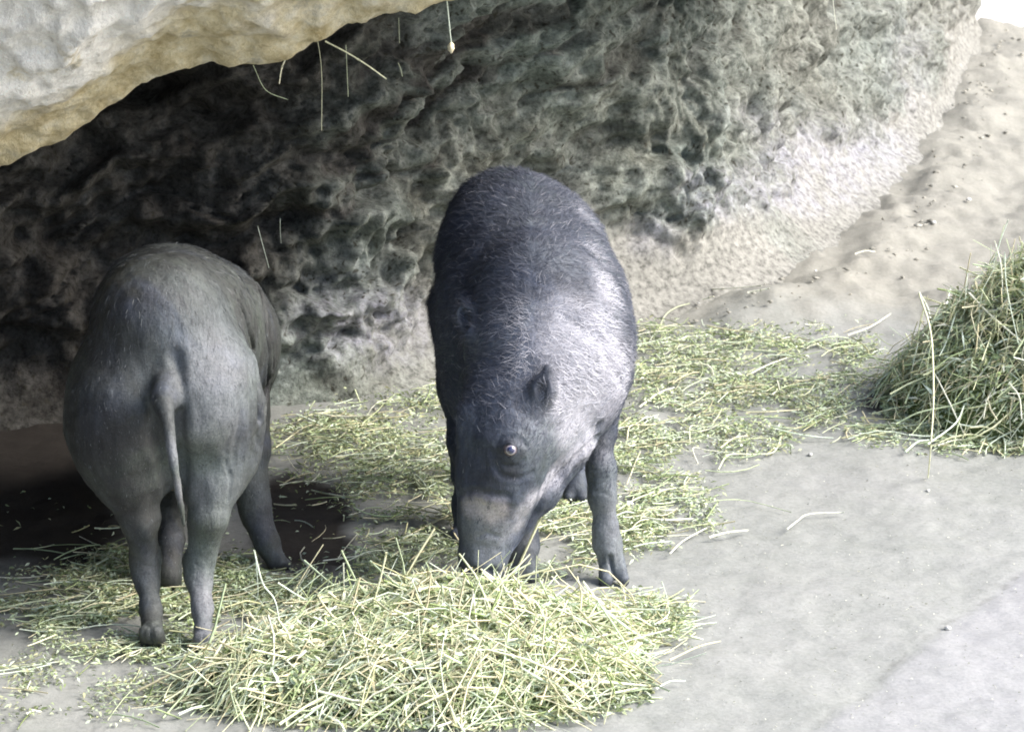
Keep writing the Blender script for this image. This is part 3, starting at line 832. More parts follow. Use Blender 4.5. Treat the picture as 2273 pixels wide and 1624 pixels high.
# ------------------------------------------------------------------ hay
class Stems:
    """many thin bent stems and leaf flakes gathered into one mesh"""
    def __init__(s): s.V = []; s.Q = []; s.C = []; s.n = 0
    def tube(s, pts, r, col, sides=4, taper=0.8):
        pts = np.asarray(pts, float); n = len(pts)
        t = np.gradient(pts, axis=0); t /= np.linalg.norm(t, axis=1)[:, None]
        ref = np.array([0.2, 0.1, 1.0]) if abs(t[0, 2]) < .85 else np.array([1.0, 0, 0])
        a = np.cross(t, ref); a /= np.linalg.norm(a, axis=1)[:, None]; b = np.cross(t, a)
        rr = r * np.linspace(1, taper, n)
        for k in range(sides):
            an = 2 * math.pi * (k + .5) / sides
            s.V.append(pts + (a * math.cos(an) + b * math.sin(an)) * rr[:, None])
        m = s.n
        for k in range(sides):
            k2 = (k + 1) % sides
            i = np.arange(n - 1)
            s.Q.append(np.stack([m + k*n + i, m + k2*n + i, m + k2*n + i + 1, m + k*n + i + 1], 1))
        if sides == 4:
            s.Q.append(np.array([[m, m + n, m + 2*n, m + 3*n], [m + n-1, m + 4*n-1, m + 3*n-1, m + 2*n-1]]))
        s.n += n * sides
        s.C.append(np.repeat([col], n * sides, axis=0))
    def stems(s, c, L, r, col, az, el, bend):
        """vectorised straight-ish stems with 4 rings and 3 sides"""
        n = len(c); K = 5
        dirv = np.stack([np.cos(az) * np.cos(el), np.sin(az) * np.cos(el), np.sin(el)], 1)
        sd = np.stack([-np.sin(az), np.cos(az), np.zeros(n)], 1); up = np.cross(dirv, sd) * -1
        t = np.linspace(-.5, .5, K)
        pts = c[:, None] + dirv[:, None] * (t[None, :, None] * L[:, None, None]) \
            + (sd * bend[:, :1] + up * bend[:, 1:])[:, None] * ((t ** 2 - .125)[None, :, None] * L[:, None, None])
        rings = []
        for k in range(3):
            an = 2 * math.pi * k / 3
            rings.append(pts + (sd * math.cos(an) + up * math.sin(an))[:, None] * r[:, None, None])
        A = np.stack(rings, 2).reshape(n, K * 3, 3)     # index = ring*3 + side
        q = []
        for i in range(K - 1):
            for k in range(3):
                q.append([i*3+k, i*3+(k+1) % 3, (i+1)*3+(k+1) % 3, (i+1)*3+k])
        Q = (s.n + np.arange(n)[:, None, None] * K * 3 + np.array(q)[None]).reshape(-1, 4)
        s.V.append(A.reshape(-1, 3)); s.Q.append(Q); s.C.append(np.repeat(col, K * 3, axis=0)); s.n += n * K * 3
    def flakes(s, c, L, w, col, az, el, roll):
        n = len(c)
        dirv = np.stack([np.cos(az) * np.cos(el), np.sin(az) * np.cos(el), np.sin(el)], 1)
        sd = np.stack([-np.sin(az), np.cos(az), np.zeros(n)], 1); up = np.cross(sd, dirv)
        sv = sd * np.cos(roll)[:, None] + up * np.sin(roll)[:, None]; nv = np.cross(dirv, sv)
        a = dirv * L[:, None] * .5; b = sv * w[:, None] * .5; cc = nv * (L * .16)[:, None]
        A = np.stack([c - a, c - b + cc, c + a, c + b + cc], 1)
        Q = s.n + np.arange(n)[:, None] * 4 + np.array([[0, 1, 2, 3]])
        s.V.append(A.reshape(-1, 3)); s.Q.append(Q); s.C.append(np.repeat(col, 4, axis=0)); s.n += 4 * n
    def build(s, name, smooth=False):
        return mesh_obj(name, np.vstack(s.V), np.vstack([np.asarray(q) for q in s.Q]), M_HAY, smooth=smooth, attrs={"col": np.vstack(s.C)})

STRAW = np.array([[.74, .74, .50], [.70, .75, .50], [.80, .80, .66], [.70, .66, .46], [.72, .80, .66], [.58, .66, .42], [.66, .60, .40]])
GREEN = np.array([[.33, .40, .21], [.42, .51, .32], [.52, .60, .42], [.24, .30, .13], [.58, .66, .50], [.46, .50, .29], [.38, .38, .22]])
def pick(pal, n, r_): return pal[r_.integers(0, len(pal), n)] * (0.8 + .4 * r_.random((n, 1)))

MOUND_A = [(930, 1500, .33, .20, .080), (655, 1535, .165, .10, .068), (1140, 1440, .19, .16, .060), (1010, 1430, .22, .14, .092), (1260, 1400, .09, .08, .026), (800, 1450, .17, .13, .07)]
MOUND_C = [(2260, 905, .24, .24, .225), (2160, 885, .17, .16, .125), (2420, 900, .32, .3, .30)]
def mound(lst):
    P_ = [(G(u, v), rx, ry, h_) for u, v, rx, ry, h_ in lst]
    def f(x, y):
        z = np.zeros_like(x)
        for c, rx, ry, h_ in P_:
            d2 = ((x - c[0]) / rx) ** 2 + ((y - c[1]) / ry) ** 2
            z = np.maximum(z, h_ * np.maximum(0, 1 - d2) ** .6)
        z = z * (1 + .16 * np.sin(31 * x + 4 * np.sin(19 * y)) * np.sin(27 * y + 3 * np.sin(23 * x + 1)))
        return z
    return f, P_
fA, PA = mound(MOUND_A); fC, PC = mound(MOUND_C)
def mound_points(f, Pm, n, r_, edge=1.12):
    lo = np.min([c[0] - rx * edge for c, rx, ry, h_ in Pm]), np.min([c[1] - ry * edge for c, rx, ry, h_ in Pm])
    hi = np.max([c[0] + rx * edge for c, rx, ry, h_ in Pm]), np.max([c[1] + ry * edge for c, rx, ry, h_ in Pm])
    out = []
    while sum(map(len, out)) < n:
        x = r_.uniform(lo[0], hi[0], n); y = r_.uniform(lo[1], hi[1], n)
        inside = np.zeros(n, bool)
        for c, rx, ry, h_ in Pm:
            inside |= ((x - c[0]) / rx) ** 2 + ((y - c[1]) / ry) ** 2 < (edge * (.86 + .28 * r_.random(n))) ** 2
        out.append(np.stack([x, y], 1)[inside])
    p = np.vstack(out)[:n]
    return p
def fill_mound(S_, f, Pm, n_st, n_fl, r_, Lst=(.05, .22)):
    # core of packed leaf under the loose stems
    lo = [min(c[0] - rx for c, rx, ry, h_ in Pm), min(c[1] - ry for c, rx, ry, h_ in Pm)]
    hi = [max(c[0] + rx for c, rx, ry, h_ in Pm), max(c[1] + ry for c, rx, ry, h_ in Pm)]
    xs = np.arange(lo[0], hi[0], .01); ys = np.arange(lo[1], hi[1], .01)
    X, Y = np.meshgrid(xs, ys, indexing='ij'); z = f(X.ravel(), Y.ravel())
    q = np.stack([X.ravel(), Y.ravel(), z], 1)
    q[:, 2] = z * .84 - .012 + .015 * fbm(q, 16, 3) * (z > .01)
    q[:, 2] = np.where(z < .004, -.03, q[:, 2])
    S_.V.append(q); S_.Q.append(S_.n + grid_faces(len(xs), len(ys))); S_.n += len(q)
    cn = fbm(q, 20, 3, seed=4)[:, None]
    S_.C.append(np.clip(np.array([.12, .155, .055]) * (1 + .7 * cn), .02, 1))
    p = mound_points(f, Pm, n_fl, r_)
    z = f(p[:, 0], p[:, 1])
    c = np.stack([p[:, 0], p[:, 1], z * (.80 + .26 * r_.random(n_fl)) + .003 + .006 * r_.random(n_fl)], 1)
    clump = fbm(c, 12, 3, seed=6)
    c[:, 2] += .012 * clump * (z > .01)
    c[:, 2] = np.maximum(c[:, 2], .004)
    col = pick(GREEN, n_fl, r_) * (1 + .5 * clump[:, None])
    S_.flakes(c, r_.uniform(.006, .022, n_fl), r_.uniform(.002, .007, n_fl), col, r_.uniform(0, 6.3, n_fl), r_.normal(0, .5, n_fl), r_.normal(0, .8, n_fl))
    nb = n_fl // 12
    p = mound_points(f, Pm, nb, r_, 1.05); z = f(p[:, 0], p[:, 1])
    c = np.stack([p[:, 0], p[:, 1], z * (.95 + .15 * r_.random(nb)) + .008], 1)
    S_.flakes(c, r_.uniform(.018, .05, nb), r_.uniform(.003, .007, nb), pick(np.vstack([GREEN, STRAW]), nb, r_), r_.normal(.5, 1.2, nb), r_.normal(0, .45, nb), r_.normal(0, .9, nb))
    p = mound_points(f, Pm, n_st, r_, 1.05)
    z = f(p[:, 0], p[:, 1])
    L = r_.uniform(Lst[0], Lst[1], n_st) * (.6 + .6 * r_.random(n_st))
    c = np.stack([p[:, 0], p[:, 1], z * (.82 + .22 * r_.random(n_st)) + .006], 1)
    gx_ = (f(p[:, 0] + .01, p[:, 1]) - f(p[:, 0] - .01, p[:, 1])) / .02
    gy_ = (f(p[:, 0], p[:, 1] + .01) - f(p[:, 0], p[:, 1] - .01)) / .02
    az = r_.normal(.55, .75, n_st)
    el = np.arctan(np.clip(gx_ * np.cos(az) + gy_ * np.sin(az), -1, 1)) * .8 + r_.normal(0, .22, n_st)
    c[:, 2] = np.maximum(c[:, 2], .004 + np.abs(np.sin(el)) * L * .42 * (z < .03))
    mixg = (r_.random((n_st, 1)) < .25)
    col = np.where(mixg, pick(GREEN * 1.15, n_st, r_), pick(STRAW, n_st, r_))
    S_.stems(c, L, .0007 + .0018 * r_.random(n_st) ** 2, col, az, el, r_.normal(0, .45, (n_st, 2)))

def surf_hit(u, v, f, lift):
    d = ray(u, v)
    for t in np.arange(4.6, 7.5, .004):
        p = CAM + d * t
        if p[2] < max(0.0, float(f(np.array([p[0]]), np.array([p[1]]))[0])) + lift: return p
    return G(u, v)
def z8(x, y): return ((350 + x / 1.6837) / 1.1, (1250 + y / 1.6837) / 1.1)

# front pile, the one the facing pig eats from
rA = np.random.default_rng(21)
SA = Stems(); fill_mound(SA, fA, PA, 2700, 24000, rA)
hero = [([(1330, 10), (1315, 70), (1335, 110), (1320, 160), (1265, 235)], .0022, 0, .14), ([(1635, 20), (1575, 150), (1520, 270)], .0036, 0, .09),
        ([(1000, 165), (975, 270), (945, 380)], .0026, 0, .10), ([(770, 255), (755, 310), (738, 350)], .0020, 1, .05),
        ([(455, 155), (490, 290), (540, 360), (562, 465)], .0019, 4, .06), ([(458, 155), (468, 260), (470, 345), (450, 375)], .0013, 4, .05),
        ([(1695, 175), (1660, 230), (1628, 275)], .0022, 1, .05), ([(1225, 368), (1310, 490), (1385, 605)], .0034, 2, .03),
        ([(1225, 368), (1060, 560), (890, 750)], .0026, 1, .03), ([(1355, 450), (1275, 510), (1190, 570)], .0032, 3, .03),
        ([(430, 548), (360, 620), (310, 690)], .0026, 0, .03), ([(145, 830), (195, 808), (240, 795)], .0028, 4, .01),
        ([(365, 740), (400, 820), (440, 900)], .0020, 1, .03), ([(1178, 640), (1190, 760), (1195, 875)], .0018, 4, .03),
        ([(1690, 690), (1730, 745), (1780, 798)], .0026, 2, .02), ([(1800, 690), (1930, 700), (2070, 712)], .0030, 2, .015),
        ([(2055, 530), (1980, 600), (1910, 680)], .0024, 2, .02), ([(735, 475), (800, 570), (870, 680)], .0020, 4, .03),
        ([(715, 545), (650, 650), (570, 760)], .0022, 4, .03), ([(560, 870), (680, 790), (800, 730)], .0030, 1, .02),
        ([(80, 775), (110, 710), (130, 690)], .0014, 0, .02), ([(90, 775), (180, 720), (260, 690)], .0022, 0, .01),
        ([(1020, 420), (1060, 480), (1110, 520)], .0022, 4, .03), ([(650, 520), (720, 440), (800, 380)], .0028, 2, .03),
        ([(980, 400), (900, 540), (895, 590)], .0018, 4, .03), ([(1600, 400), (1640, 460), (1660, 560), (1640, 640)], .0016, 4, .03),
        ([(1830, 330), (1790, 360), (1750, 395)], .0022, 2, .02), ([(1380, 240), (1430, 350), (1450, 400)], .0016, 4, .04),
        ([(1400, 720), (1390, 780), (1350, 860)], .0020, 4, .02), ([(1590, 705), (1570, 780), (1540, 840)], .0022, 1, .02),
        ([(1100, 520), (1000, 640), (940, 640)], .0024, 4, .02), ([(500, 430), (505, 460), (498, 490)], .0038, 2, .01),
        ([(850, 490), (880, 465), (910, 450)], .0034, 2, .03), ([(760, 510), (800, 480), (830, 455)], .0036, 3, .03),
        ([(1180, 570), (1250, 575), (1310, 568)], .0032, 2, .03), ([(540, 455), (600, 440), (660, 430)], .0034, 3, .02),
        ([(300, 470), (360, 462), (400, 470)], .0018, 4, .01), ([(900, 270), (1000, 290), (1080, 285)], .0026, 1, .04),
        ([(1130, 320), (1200, 305), (1300, 320)], .0030, 0, .04), ([(480, 740), (490, 810), (470, 880)], .0016, 5, .02),
        ([(680, 650), (710, 720), (715, 840)], .0018, 4, .02), ([(830, 640), (860, 720), (880, 780)], .0018, 4, .02),
        ([(1840, 720), (1860, 760), (1880, 795)], .0014, 4, .01), ([(1640, 330), (1665, 370), (1670, 470)], .0013, 4, .03),
        ([(640, 860), (720, 800), (790, 740)], .0022, 4, .02), ([(1210, 880), (1290, 850), (1370, 800)], .0026, 2, .01),
        ([(720, 820), (800, 860), (830, 900)], .0022, 4, .02)]
for uvs, r_, ci, lift in hero:
    base_ = surf_hit(*z8(*uvs[-1]), fA, .012)
    first = surf_hit(*z8(*uvs[0]), fA, .012)
    ys = np.linspace(min(first[1], base_[1] + .02) if lift > .045 else first[1], base_[1], len(uvs))
    if lift > .045: ys = np.full(len(uvs), base_[1]) - np.linspace(.0, .0, len(uvs))
    pts_ = np.array([P(*z8(*q), y) for q, y in zip(uvs, ys)])
    t_ = np.arange(len(pts_)); tt = np.linspace(0, len(pts_) - 1, 4 * len(pts_))
    pts_ = catmull(t_.astype(float), pts_, tt)
    SA.tube(pts_, r_ * .85, STRAW[ci] * 1.2)
ob = SA.build("hay_pile")
tag(ob, "loose pile of green hay and straw in front of the facing pig", "hay pile", kind="stuff")

# right pile
rC = np.random.default_rng(33)
SC = Stems(); fill_mound(SC, fC, PC, 1900, 26000, rC, (.06, .24))
def z7(x, y): return (1136.4 + x / 2.0, 812 + y / 2.0)
def z6(x, y): return (1136.4 + x / 2.0, y / 2.0)
n_ = 500
p = mound_points(fC, PC, n_, rC, .95); z = fC(p[:, 0], p[:, 1])
SC.stems(np.stack([p[:, 0], p[:, 1], z + .01], 1), rC.uniform(.06, .2, n_), rC.uniform(.0007, .0014, n_), pick(STRAW, n_, rC), rC.normal(-1.4, .5, n_), rC.normal(.9, .35, n_), rC.normal(0, .3, (n_, 2)))
for uvs, r_, ci in (([(2238, 488), (2222, 530), (2210, 570), (2200, 610)], .0016, 4), ([(2208, 535), (2222, 590), (2226, 660)], .0022, 2), ([(2040, 648), (2062, 690), (2072, 760), (2085, 800)], .0016, 4),
                    ([(2140, 600), (2175, 592), (2205, 584)], .0030, 2), ([(2120, 700), (2100, 760), (2085, 790)], .0020, 4), ([(2200, 640), (2205, 720), (2180, 800)], .0022, 0),
                    ([(2150, 650), (2200, 700), (2270, 760)], .0028, 2), ([(2050, 660), (2130, 690), (2200, 740)], .0026, 0), ([(2230, 560), (2235, 640), (2260, 760)], .0016, 4),
                    ([(2010, 740), (2035, 790), (2045, 860)], .0013, 1), ([(1960, 830), (1990, 880), (1985, 930)], .0013, 3), ([(2110, 640), (2100, 700), (2130, 790)], .0015, 4),
                    ([(1990, 940), (2040, 915), (2110, 900), (2160, 880)], .0026, 5), ([(2060, 985), (2120, 940), (2140, 900)], .0022, 4), ([(2240, 850), (2262, 880), (2268, 930)], .0022, 2)):
    pt = [surf_hit(u, v, fC, .02) for u, v in uvs]
    y_ = np.linspace(pt[0][1], pt[-1][1], len(pt)) if uvs[0][1] > 600 else np.full(len(pt), pt[-1][1])
    pp = np.array([P(u, v, yy - .02) for (u, v), yy in zip(uvs, y_)])
    SC.tube(catmull(np.arange(len(pp)).astype(float), pp, np.linspace(0, len(pp) - 1, 4 * len(pp))), r_ * .8, STRAW[ci] * 1.2)
ob = SC.build("hay_pile")
tag(ob, "tall green hay heap at the right edge of the picture", "hay pile", kind="stuff")

# thin spread of chaff and stems across the floor
def in_poly(u, v, poly):
    inside = np.zeros(len(u), bool); n = len(poly)
    for i in range(n):
        (x1, y1), (x2, y2) = poly[i], poly[(i + 1) % n]
        c = ((y1 > v) != (y2 > v)) & (u < (x2 - x1) * (v - y1) / (y2 - y1 + 1e-9) + x1)
        inside ^= c
    return inside
CARPET = [  # polygon in the picture, flakes, stems, thickness
    ([(560, 985), (700, 930), (850, 890), (1010, 880), (1060, 1000), (1060, 1300), (790, 1300), (775, 1080), (570, 1050)], 9000, 330, .016),
    ([(1370, 735), (1500, 728), (1700, 730), (1860, 735), (1960, 760), (1925, 850), (1880, 930), (1800, 985), (1650, 1010), (1400, 1060), (1340, 1000)], 11500, 330, .012),
    ([(1180, 1000), (1420, 1040), (1480, 1100), (1480, 1200), (1330, 1240), (1180, 1290)], 4500, 130, .010),
    ([(0, 1300), (210, 1270), (215, 1230), (330, 1230), (600, 1260), (760, 1310), (620, 1380), (560, 1480), (300, 1470), (150, 1440), (0, 1400)], 14000, 330, .013),
    ([(0, 1100), (400, 1150), (560, 1050), (780, 1100), (740, 1290), (400, 1280), (0, 1260)], 160, 30, .006),
    ([(1350, 1050), (1560, 1060), (1600, 1180), (1420, 1230)], 1400, 30, .004),
    ([(380, 1450), (520, 1440), (480, 1600), (400, 1570)], 900, 24, .010),
    ([(0, 1440), (420, 1470), (440, 1600), (0, 1600)], 900, 26, .005),
    ([(1380, 1330), (1520, 1350), (1510, 1420), (1400, 1440)], 1500, 60, .012),
    ([(1990, 935), (2273, 930), (2273, 985), (2000, 1000), (1900, 965)], 2600, 80, .008)]
rF = np.random.default_rng(5)
SF = Stems()
for poly, nf, ns, th in CARPET:
    us = np.array([q[0] for q in poly]); vs = np.array([q[1] for q in poly])
    def sample(n):
        out = []
        while sum(map(len, out)) < n:
            u = rF.uniform(us.min() - 30, us.max() + 30, 4 * n); v = rF.uniform(vs.min() - 20, vs.max() + 20, 4 * n)
            k = in_poly(u + rF.normal(0, 22, 4 * n), v + rF.normal(0, 14, 4 * n), poly)
            gp = np.array([G(a, b) for a, b in zip(u[k][:2 * n], v[k][:2 * n])])
            keep = fbm(gp, 9, 3, seed=1.5) + .22 * rF.normal(size=len(gp)) > -.04
            out.append(gp[keep])
        return np.vstack(out)[:n]
    c = sample(nf); cl = fbm(c, 16, 3, seed=2)
    c[:, 2] = .004 + th * rF.random(nf) ** 1.5 * np.clip(1 + cl, .2, 2)
    SF.flakes(c, rF.uniform(.005, .018, nf), rF.uniform(.0018, .005, nf), pick(GREEN, nf, rF) * (1.0 + .45 * cl[:, None]), rF.uniform(0, 6.3, nf), rF.normal(0, .3, nf), rF.normal(0, .6, nf))
    c = sample(ns); c[:, 2] = .006 + th * rF.random(ns)
    L = rF.uniform(.03, .13, ns)
    SF.stems(c, L, rF.uniform(.0007, .0017, ns), np.where(rF.random((ns, 1)) < .35, pick(GREEN * 1.2, ns, rF), pick(STRAW, ns, rF)), rF.normal(.5, .8, ns), rF.normal(0, .05, ns), rF.normal(0, .25, (ns, 2)))
# a few loose crumbs over the bare floor
nf = 700
u = rF.uniform(1450, 2273, nf); v = rF.uniform(1000, 1624, nf)
c = np.array([G(a, b) for a, b in zip(u, v)]); c[:, 2] = .004
SF.flakes(c, rF.uniform(.002, .007, nf), rF.uniform(.001, .003, nf), np.where(rF.random((nf, 1)) < .6, np.array([[.20, .21, .17]]), np.array([[.6, .6, .5]])), rF.uniform(0, 6.3, nf), rF.normal(0, .1, nf), rF.normal(0, .3, nf))
ob = SF.build("scattered_hay")
tag(ob, "thin spread of green hay chaff trodden over the cave floor", "hay", kind="stuff")

# ------------------------------------------------------------------ single straws one could pick up
def straw(pts3, r, ci, label, group, name="straw_stalk"):
    S_ = Stems()
    pts3 = np.asarray(pts3, float)
    pts3 = catmull(np.arange(len(pts3)).astype(float), pts3, np.linspace(0, len(pts3) - 1, 5 * len(pts3)))
    o_ = pts3.mean(axis=0)
    S_.tube(pts3 - o_, r, STRAW[ci], sides=4, taper=.75)
    # a node and the torn sheath around it
    k = len(pts3) // 2
    tdir = (pts3[k + 1] - pts3[k]); tdir /= np.linalg.norm(tdir)
    S_.tube([pts3[k] - o_ - tdir * r * 1.5, pts3[k] - o_, pts3[k] - o_ + tdir * r * 1.5], r * 1.25, STRAW[ci] * .8, sides=4, taper=1.)
    o = mesh_obj(name, np.vstack(S_.V), np.vstack(S_.Q), M_HAY, smooth=False, attrs={"col": np.vstack(S_.C)})
    o.location = o_.tolist()
    tag(o, label, "straw", group)
    return o
floor_straws = [
    ([z7(1040, 225), z7(1150, 230), z7(1300, 210), z7(1400, 175), z7(1500, 110)], .0028, 3, "long curved tan straw reaching the dark hollow under the right hay heap"),
    ([z7(565, 210), z7(650, 160), z7(720, 125)], .0030, 2, "thick pale straw on the chaff just right of the facing pig's shoulder"),
    ([z7(725, 220), z7(800, 195), z7(870, 150)], .0020, 1, "thin straw lying just above the long curved tan straw's left end"),
    ([z7(1040, 70), z7(1130, 30), z7(1240, -30)], .0026, 2, "slanting pale straw in the upper middle of the right hand chaff"),
    ([z7(510, 360), z7(525, 300), z7(600, 285), z7(680, 265)], .0028, 3, "short tan straw with a bent left end beside the facing pig's leg"),
    ([z7(510, 545), z7(545, 470), z7(570, 405)], .0020, 3, "steep yellowish straw standing near the facing pig's front leg"),
    ([z7(790, 370), z7(792, 300), z7(860, 290), z7(970, 268)], .0024, 1, "hooked straw in the lower part of the right hand chaff"),
    ([z7(825, 460), z7(803, 400), z7(870, 398), z7(940, 398)], .0018, 2, "thin right angled straw at the lower edge of the right hand chaff"),
    ([z7(925, 390), z7(985, 360), z7(1045, 335)], .0024, 3, "brownish straw leaning up at the lower edge of the right hand chaff"),
    ([z7(915, 485), z7(960, 430), z7(1060, 415), z7(1160, 400), z7(1195, 340)], .0024, 1, "long zigzag straw along the boundary of chaff and bare floor"),
    ([z7(465, 675), z7(560, 620), z7(700, 565), z7(865, 548)], .0026, 1, "long arched straw on bare floor beside the facing pig's fetlock"),
    ([z7(455, 702), z7(500, 692), z7(545, 680)], .0022, 4, "short green white straw touching the facing pig's pastern"),
    ([z7(580, 705), z7(670, 720), z7(810, 705)], .0034, 2, "thick white straw with a split left end right of the front hoof"),
    ([z7(500, 835), z7(600, 820), z7(710, 800)], .0022, 4, "pale straw starting at the facing pig's front hoof"),
    ([z7(700, 855), z7(760, 810), z7(865, 740)], .0024, 2, "slanted straw between the front hoof and the bare floor"),
    ([z7(875, 790), z7(960, 775), z7(1050, 752)], .0034, 2, "straight thick white straw alone on the bare floor"),
    ([z7(1220, 750), z7(1270, 715), z7(1320, 675), z7(1475, 665)], .0026, 2, "long bent white straw farthest out on the bare floor"),
    ([z7(850, 640), z7(950, 632), z7(1060, 625), z7(1240, 665)], .0013, 5, "thin dull arched straw above the long bent white straw"),
    ([z7(470, 1022), z7(380, 1032), z7(300, 1050)], .0026, 2, "pale straw sticking out of the front pile's right upper edge"),
    ([z7(700, 1335), z7(830, 1290), z7(925, 1245)], .0026, 3, "yellowish straw on the floor to the right of the front pile"),
    ([z7(740, 1240), z7(800, 1236), z7(850, 1230)], .0026, 2, "short pale straw just above the yellowish one by the front pile"),
    ([z7(300, 1505), z7(440, 1495), z7(560, 1465)], .0028, 2, "long pale straw at the lower right foot of the front pile"),
    ([z7(640, 1472), z7(700, 1450), z7(770, 1430)], .0024, 4, "pale straw on bare floor beyond the pile's lower right foot"),
    ([z7(1745, 415), z7(1800, 375), z7(1850, 350)], .0030, 4, "broad pale straw below the right heap, left of the hanging stalk"),
    ([z7(1890, 380), z7(1970, 360), z7(2060, 345)], .0024, 2, "long straw on the floor in front of the right hay heap"),
    ([z7(2070, 415), z7(2118, 300), z7(2085, 265)], .0024, 1, "bent straw poking down out of the right hay heap onto the floor"),
    ([z7(2180, 372), z7(2230, 360), z7(2280, 350)], .0026, 2, "pale straw below the right hay heap at the picture's edge"),
    ([z6(855, 1335), z6(930, 1360), z6(1105, 1380)], .0028, 2, "long pale straw lying on smooth clay at the foot of the wall"),
    ([z6(845, 1385), z6(895, 1392)], .0034, 2, "short thick pale straw left of the pair on the clay"),
    ([z6(1045, 1395), z6(1140, 1400)], .0036, 2, "short thick white straw right below the long clay straw"),
    ([z6(650, 1490), z6(680, 1430), z6(730, 1400), z6(790, 1390)], .0018, 1, "curved thin straw on clay beside the facing pig's back"),
    ([z6(1490, 1510), z6(1590, 1480), z6(1680, 1420)], .0030, 2, "pale straw slanting over clay towards the right hay heap"),
    ([z6(1520, 1225), z6(1565, 1218), z6(1610, 1205)], .0026, 2, "pale straw alone on the clay slope above the chaff"),
    ([(660, 946), (700, 936), (760, 930), (820, 944)], .0030, 0, "long yellow green straw at the back edge of the middle chaff"),
    ([(592, 1022), (625, 1000), (650, 975)], .0026, 0, "yellow straw just right of the rear facing pig's foreleg"),
    ([(1005, 1152), (960, 1180), (880, 1215)], .0032, 3, "thick tan straw in the middle chaff beside the facing pig's snout"),
    ([(750, 836), (775, 855), (800, 905)], .0030, 1, "short leafy straw leaning on the wall foot behind the middle chaff"),
    ([(0, 1366), (100, 1352), (240, 1326)], .0026, 1, "long yellow green straw lying along the floor at the left edge"),
    ([(250, 1372), (290, 1350), (305, 1345)], .0024, 1, "straw beside the rear facing pig's left hind hoof"),
    ([(60, 1600), (75, 1598), (92, 1594)], .0030, 2, "short pale straw bit on bare floor near the lower left corner"),
]
for uvs, r_, ci, lab in floor_straws:
    pts3 = np.array([G(u, v, .0) for u, v in uvs]); pts3[:, 2] = [.006 + floor_z(q[0], q[1]) + .004 * (1 + math.sin(k * 1.7)) for k, q in enumerate(pts3)]
    straw(pts3, r_ * .72, ci, lab, "single straws lying on the cave floor")

# steep straw at the pile edge, and the long stalk hanging off the right heap
straw([P(*z7(665, 955), -.27), P(*z7(685, 1020), -.27), P(*z7(700, 1090), -.27)], .0013, 4, "thin upright straw at the right end of the front pile", "single straws lying on the cave floor")
q = [P(2040, 650, .62), P(2066, 740, .58), P(2072, 880, .52), P(2066, 990, .46), P(2058, 1055, .42)]
q[-1] = G(2060, 1060, .004); 
straw(q, .0020, 0, "long thick stalk hanging off the right hay heap down to the floor", "single straws lying on the cave floor")
hang = [
    ([(990, -20), (996, 40), (1000, 80), (1003, 100)], -.05, .0022, 4, "pale rootlet with a dangling seed clump hanging from the roof at top centre"),
    ([(722, 92), (770, 117), (815, 145), (858, 176)], .05, .0030, 0, "thick yellow straw slanting out of the overhang's edge"),
    ([(768, 100), (770, 150), (773, 215)], .05, .0009, 1, "thin straw hanging behind the thick yellow one"),
    ([(704, 82), (714, 160), (714, 290)], .02, .0010, 0, "longest thin straw hanging from the overhang's edge"),
    ([(562, 145), (590, 200), (640, 222)], -.02, .0011, 5, "thin greenish root curling out under the pale overhang"),
    ([(572, 502), (585, 550), (597, 594)], .55, .0013, 4, "thin pale straw hanging on the dark wall above the rear facing pig"),
    ([(622, 484), (622, 510), (624, 540)], .55, .0009, 4, "tiny hair thin straw beside the one above the rear facing pig"),
    ([(885, 40), (886, 70), (887, 96)], .1, .0009, 1, "short thin straw hanging left of the dangling seed clump"),
    ([(1848, -10), (1852, 30), (1857, 66)], .95, .0016, 2, "thin pale straw hanging down at the top right of the wall"),
    ([(640, 120), (626, 150), (620, 186)], -.10, .0028, 3, "tan root tip dangling from the notch of the overhang"),
    ([(893, 170), (890, 155), (884, 140)], .2, .0010, 1, "small forked root on the wall right of the thick yellow straw"),
]
for uvs, y, r_, ci, lab in hang:
    o = straw([P(u, v, y) for u, v in uvs], r_ * .6, ci, lab, "straws and roots hanging from the rock")
    if "seed clump" in lab:
        me = o.data
# seed clump
def lump(name, c, r, mat, lab, cat, seed, flat=1.0, group=None):
    r_ = np.random.default_rng(seed)
    n1, n2 = 16, 10; V = []
    for i in range(n2):
        ph = math.pi * (i + .5) / n2
        for j in range(n1):
            t = 2 * math.pi * j / n1
            V.append((math.sin(ph) * math.cos(t), math.sin(ph) * math.sin(t), math.cos(ph)))
    V = np.array(V); V *= (1 + .28 * fbm(V, 1.6, 3, seed=seed))[:, None]; V = V * r * [1, 1, flat]
    F = [[i*n1+j, (i+1)*n1+j, (i+1)*n1+(j+1) % n1, i*n1+(j+1) % n1] for i in range(n2-1) for j in range(n1)]
    F += [[0, j, j+1, j+2] for j in range(1, n1-2, 2)]; b = (n2-1)*n1; F += [[b, b+j+2, b+j+1, b+j] for j in range(1, n1-2, 2)]
    o = mesh_obj(name, V, np.array(F), mat, smooth=True); o.location = np.asarray(c).tolist()
    tag(o, lab, cat, group); return o
M_PEB = Mat("pebble_stone", .9, .2)
M_PEB.color(M_PEB.ramp(M_PEB.noise(60, 4, .6), [(.3, (.45, .44, .42)), (.7, (.72, .71, .68))])); M_PEB = M_PEB.m
M_SEED = Mat("seed_husk", .9, .2)
M_SEED.color(M_SEED.ramp(M_SEED.noise(200, 4, .6), [(.3, (.50, .44, .28)), (.7, (.75, .70, .52))])); M_SEED = M_SEED.m
lump("seed_clump", P(1001, 106, -.05), .0055, M_SEED, "small pale seed clump caught on the rootlet at top centre", "seed clump", 3, 1.5)
